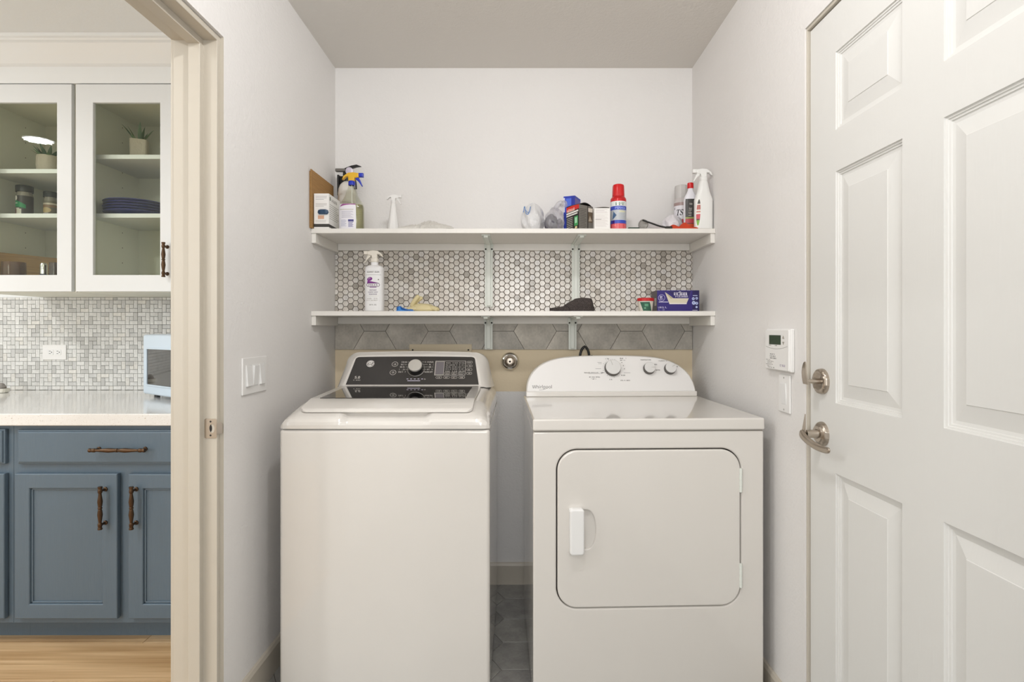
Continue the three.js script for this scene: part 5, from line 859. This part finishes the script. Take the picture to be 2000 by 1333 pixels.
  const cr = put('crown_moulding', [B(-3.0, KX1 - 0.0005, y1 + 0.0005, 2.39, KZ0, -2.522), extrude([[-2.522, 2.385], [-2.514, 2.388], [-2.505, 2.392], [-2.475, 2.418], [-2.452, 2.44], [-2.44, 2.452], [-2.425, 2.456], [-2.42, 2.462], [-2.41, 2.466], [-2.408, 2.4795], [-2.54, 2.4795], [-2.54, 2.385]], 2.0).rotateY(-Math.PI / 2).translate(KX1 - 0.0005, 0, 0)], phys('#eff0ef', 0.25, { clearcoat: 0.6, clearcoatRoughness: 0.1 }));
  cr.userData = { kind: 'structure', label: 'white crown moulding above the glass cabinets' }; cr.name = 'trim_3';
}
// ---------- things inside the glass cabinets ----------
{
  const pot = std('#cfc3b0', 0.85, { bumpMap: T.crumple, bumpScale: 0.002 }), green = [std('#5d7458', 0.7), std('#6f8a63', 0.7), std('#4c6650', 0.7)];
  const leaf = (l, w, bend) => { const g = slab(4, 8, (u, v) => { const k = w * Math.sin(Math.PI * (0.18 + 0.8 * v)), a = (u - 0.5) * 2; return [a * k, l * v, bend * v * v * l + 0.3 * w * (1 - a * a) * (1 - v * 0.8)]; }, (u, v) => { const k = w * Math.sin(Math.PI * (0.18 + 0.8 * v)), a = (u - 0.5) * 2; return [a * k, l * v, bend * v * v * l - 0.25 * w * (1 - a * a) * (1 - v * 0.8)]; }); return mergeGeometries(g.map(clean)); };
  const p1 = thing('potted_succulent', 'upright succulent in a square pale pot on the right cabinet shelf', 'potted plant', [-1.842, 2.008, -2.73], 0.45);
  put('pot', loft([[0, 0.034, 0.034, 6], [0.003, 0.036, 0.036, 6], [0.112, 0.0375, 0.0375, 6], [0.114, 0.036, 0.036, 6], [0.114, 0.031, 0.031, 6], [0.1, 0.030, 0.030, 6]], 48), pot, p1);
  put('soil', cyl(0.03, 0.03, 0.003, 20).translate(0, 0.1, 0), M.dark, p1);
  [[0.2, 0.35, 0.10], [1.3, 0.5, 0.085], [2.3, 0.3, 0.07], [3.6, 0.8, 0.06], [4.4, 0.3, 0.09], [5.2, 0.55, 0.095], [0.9, 0.12, 0.08], [5.8, 0.9, 0.055], [2.9, 0.6, 0.07]].forEach(([a, t, l], i) => put('leaf', leaf(l, 0.0085, 0.15).rotateX(t).rotateY(a).translate(0.012 * Math.sin(a), 0.1, 0.012 * Math.cos(a)), green[i % 3], p1));
  const p2 = thing('potted_succulent', 'bushy succulent in a round pale pot on the left cabinet shelf', 'potted plant', [-2.295, 1.942, -2.74]);
  put('pot', loft([[0, 0.036, 0.036], [0.004, 0.04, 0.04], [0.06, 0.047, 0.047], [0.098, 0.046, 0.046], [0.106, 0.044, 0.044], [0.106, 0.038, 0.038], [0.09, 0.037, 0.037]], 40), pot, p2);
  put('soil', cyl(0.037, 0.037, 0.003, 24).translate(0, 0.09, 0), M.dark, p2);
  for (let i = 0; i < 17; i++) { const a = i * 2.4, t = 0.25 + 0.75 * (i / 17); put('leaf', leaf(0.075 - 0.02 * (i / 17), 0.0085, 0.2).rotateX(t).rotateY(a).translate(0.016 * Math.sin(a), 0.09, 0.016 * Math.cos(a)), green[i % 3], p2); }

  const jar = (name, label, x, z, r, h, capH, draw) => {
    const o = thing(name, label, 'jar', [x, 1.737, z]); const hb = h - capH;
    put('jar', lathe([[0, 0], [r * 0.94, 0], [r, 0.003], [r, hb - 0.018], [r * 0.88, hb - 0.004], [r * 0.88, hb + 0.002], [0, hb + 0.002]], 40), phys('#8d877a', 0.2, { clearcoat: 0.6 }), o);
    put('label', patch([[0, r, r], [hb, r, r]], -2.4, 2.4, 0.004, hb - 0.02, 0.0006, 40, 3), std('#ffffff', 0.45, { map: draw }), o, true);
    put('lid', lathe([[r * 0.96, hb - 0.001], [r * 1.04, hb], [r * 1.04, h - 0.002], [r, h], [0, h]], 40), std('#262a26', 0.45), o);
  };
  jar('spice_jar', 'large spice jar with black lid and green band', -2.348, -2.67, 0.0325, 0.148, 0.03, textTex(768, 320, '#2f2c26', (c, w, h) => { c.fillStyle = '#d9d3c4'; c.fillRect(250, 200, 150, 120); c.fillStyle = '#e8e4da'; c.beginPath(); c.arc(310, 40, 40, 0, 7); c.fill(); c.fillStyle = '#16844a'; c.beginPath(); c.moveTo(150, 70); c.quadraticCurveTo(330, 60, 520, 150); c.lineTo(520, 210); c.quadraticCurveTo(350, 170, 150, 190); c.fill(); scrawl(c, 260, 122, 110, 22, '#e8e4da'); c.fillStyle = '#7a4a40'; c.beginPath(); c.ellipse(270, 250, 70, 56, 0, 0, 7); c.fill(); c.fillStyle = '#d9d3c4'; c.fillRect(330, 216, 110, 104); }));
  jar('spice_jar', 'small spice jar with black lid and violet band', -2.279, -2.735, 0.0275, 0.135, 0.026, textTex(768, 320, '#6f6755', (c, w, h) => { c.fillStyle = '#cdbfa8'; c.fillRect(0, 40, w, 30); c.fillStyle = '#8a6a48'; c.fillRect(0, 78, w, 40); c.fillStyle = '#c2a878'; c.beginPath(); c.ellipse(380, 170, 130, 50, 0, 0, 7); c.fill(); c.fillStyle = '#6a5a9a'; c.fillRect(0, 236, w, 60); scrawl(c, 300, 226, 150, 14, '#e6e2ea'); }));

  const blue = phys('#202c78', 0.28, { clearcoat: 0.4 });
  const plate = lathe([[0, 0], [0.07, 0], [0.075, 0.004], [0.1, 0.012], [0.135, 0.017], [0.1365, 0.019], [0.135, 0.0205], [0.1, 0.0155], [0.075, 0.0075], [0, 0.006]], 56);
  const first = thing('dinner_plate', 'dark blue plate, bottom of the stack in the glass cabinet', 'plate', [-1.832, 1.737, -2.70], 0, 'dark blue plates stacked in the glass cabinet');
  put('dish', plate, blue, first);
  ['second', 'third', 'fourth', 'topmost'].forEach((n, i) => { const c = first.clone(); c.name = numbered('dinner_plate'); c.position.y += (i + 1) * 0.0125; c.position.x += [0.002, -0.001, 0.002, 0][i]; c.userData = { label: `dark blue plate, ${n}${n === 'topmost' ? '' : ' from the bottom'} of the stack in the glass cabinet`, category: 'plate', group: 'dark blue plates stacked in the glass cabinet' }; scene.add(c); });

  const cbd = thing('cutting_board', 'tan wooden cutting board leaning at the bottom of the left cabinet', 'cutting board', [0, 0, 0]);
  const wood = std('#c8a56c', 0.6, { map: texture(256, noiseField(256, [[3, 40, 1], [6, 90, 0.7]], 120), (v) => mixc([214, 200, 180], [255, 248, 238], v), 0.2) });
  put('board', extrude(roundRect(-0.14, 0.14, 0, 0.172, 0.012), 0.016, 0.003).rotateY(1.18).translate(-2.396, 1.3925, -2.735), wood, cbd);
  const gj = (label, x, z, r, h, c) => { const o = thing('glass_jar', label, 'jar', [x, 1.392, z]); put('glass', lathe([[0, 0], [r * 0.95, 0], [r, 0.004], [r, h * 0.8], [r * 0.97, h], [r * 0.93, h], [r * 0.95, h * 0.8], [r * 0.94, 0.008], [0, 0.007]], 36), phys(c, 0.05, { transmission: 0.85, thickness: 0, ior: 1.5 }), o); put('contents', lathe([[0, 0.0075], [r * 0.9, 0.0085], [r * 0.92, h * 0.45], [0, h * 0.47]], 28), std('#3c403c', 0.8), o); };
  gj('wide amber glass jar of dark contents before the cutting board', -2.336, -2.60, 0.045, 0.122, '#b08248');
  gj('brown glass jar half hidden by the cabinet stile', -2.158, -2.62, 0.026, 0.122, '#8a6a50');
  const gr = thing('pepper_grinder', 'steel topped pepper grinder with navy base between glass jars', 'grinder', [-2.215, 1.392, -2.62]);
  put('body', lathe([[0, 0], [0.019, 0], [0.021, 0.004], [0.020, 0.05], [0.016, 0.064], [0.0135, 0.068], [0, 0.069]], 32), std('#2a2f55', 0.25), gr);
  put('top', lathe([[0.0135, 0.066], [0.0145, 0.070], [0.0145, 0.112], [0.011, 0.120], [0, 0.123]], 32), M.chrome, gr);
}
renderer.render(scene, camera);
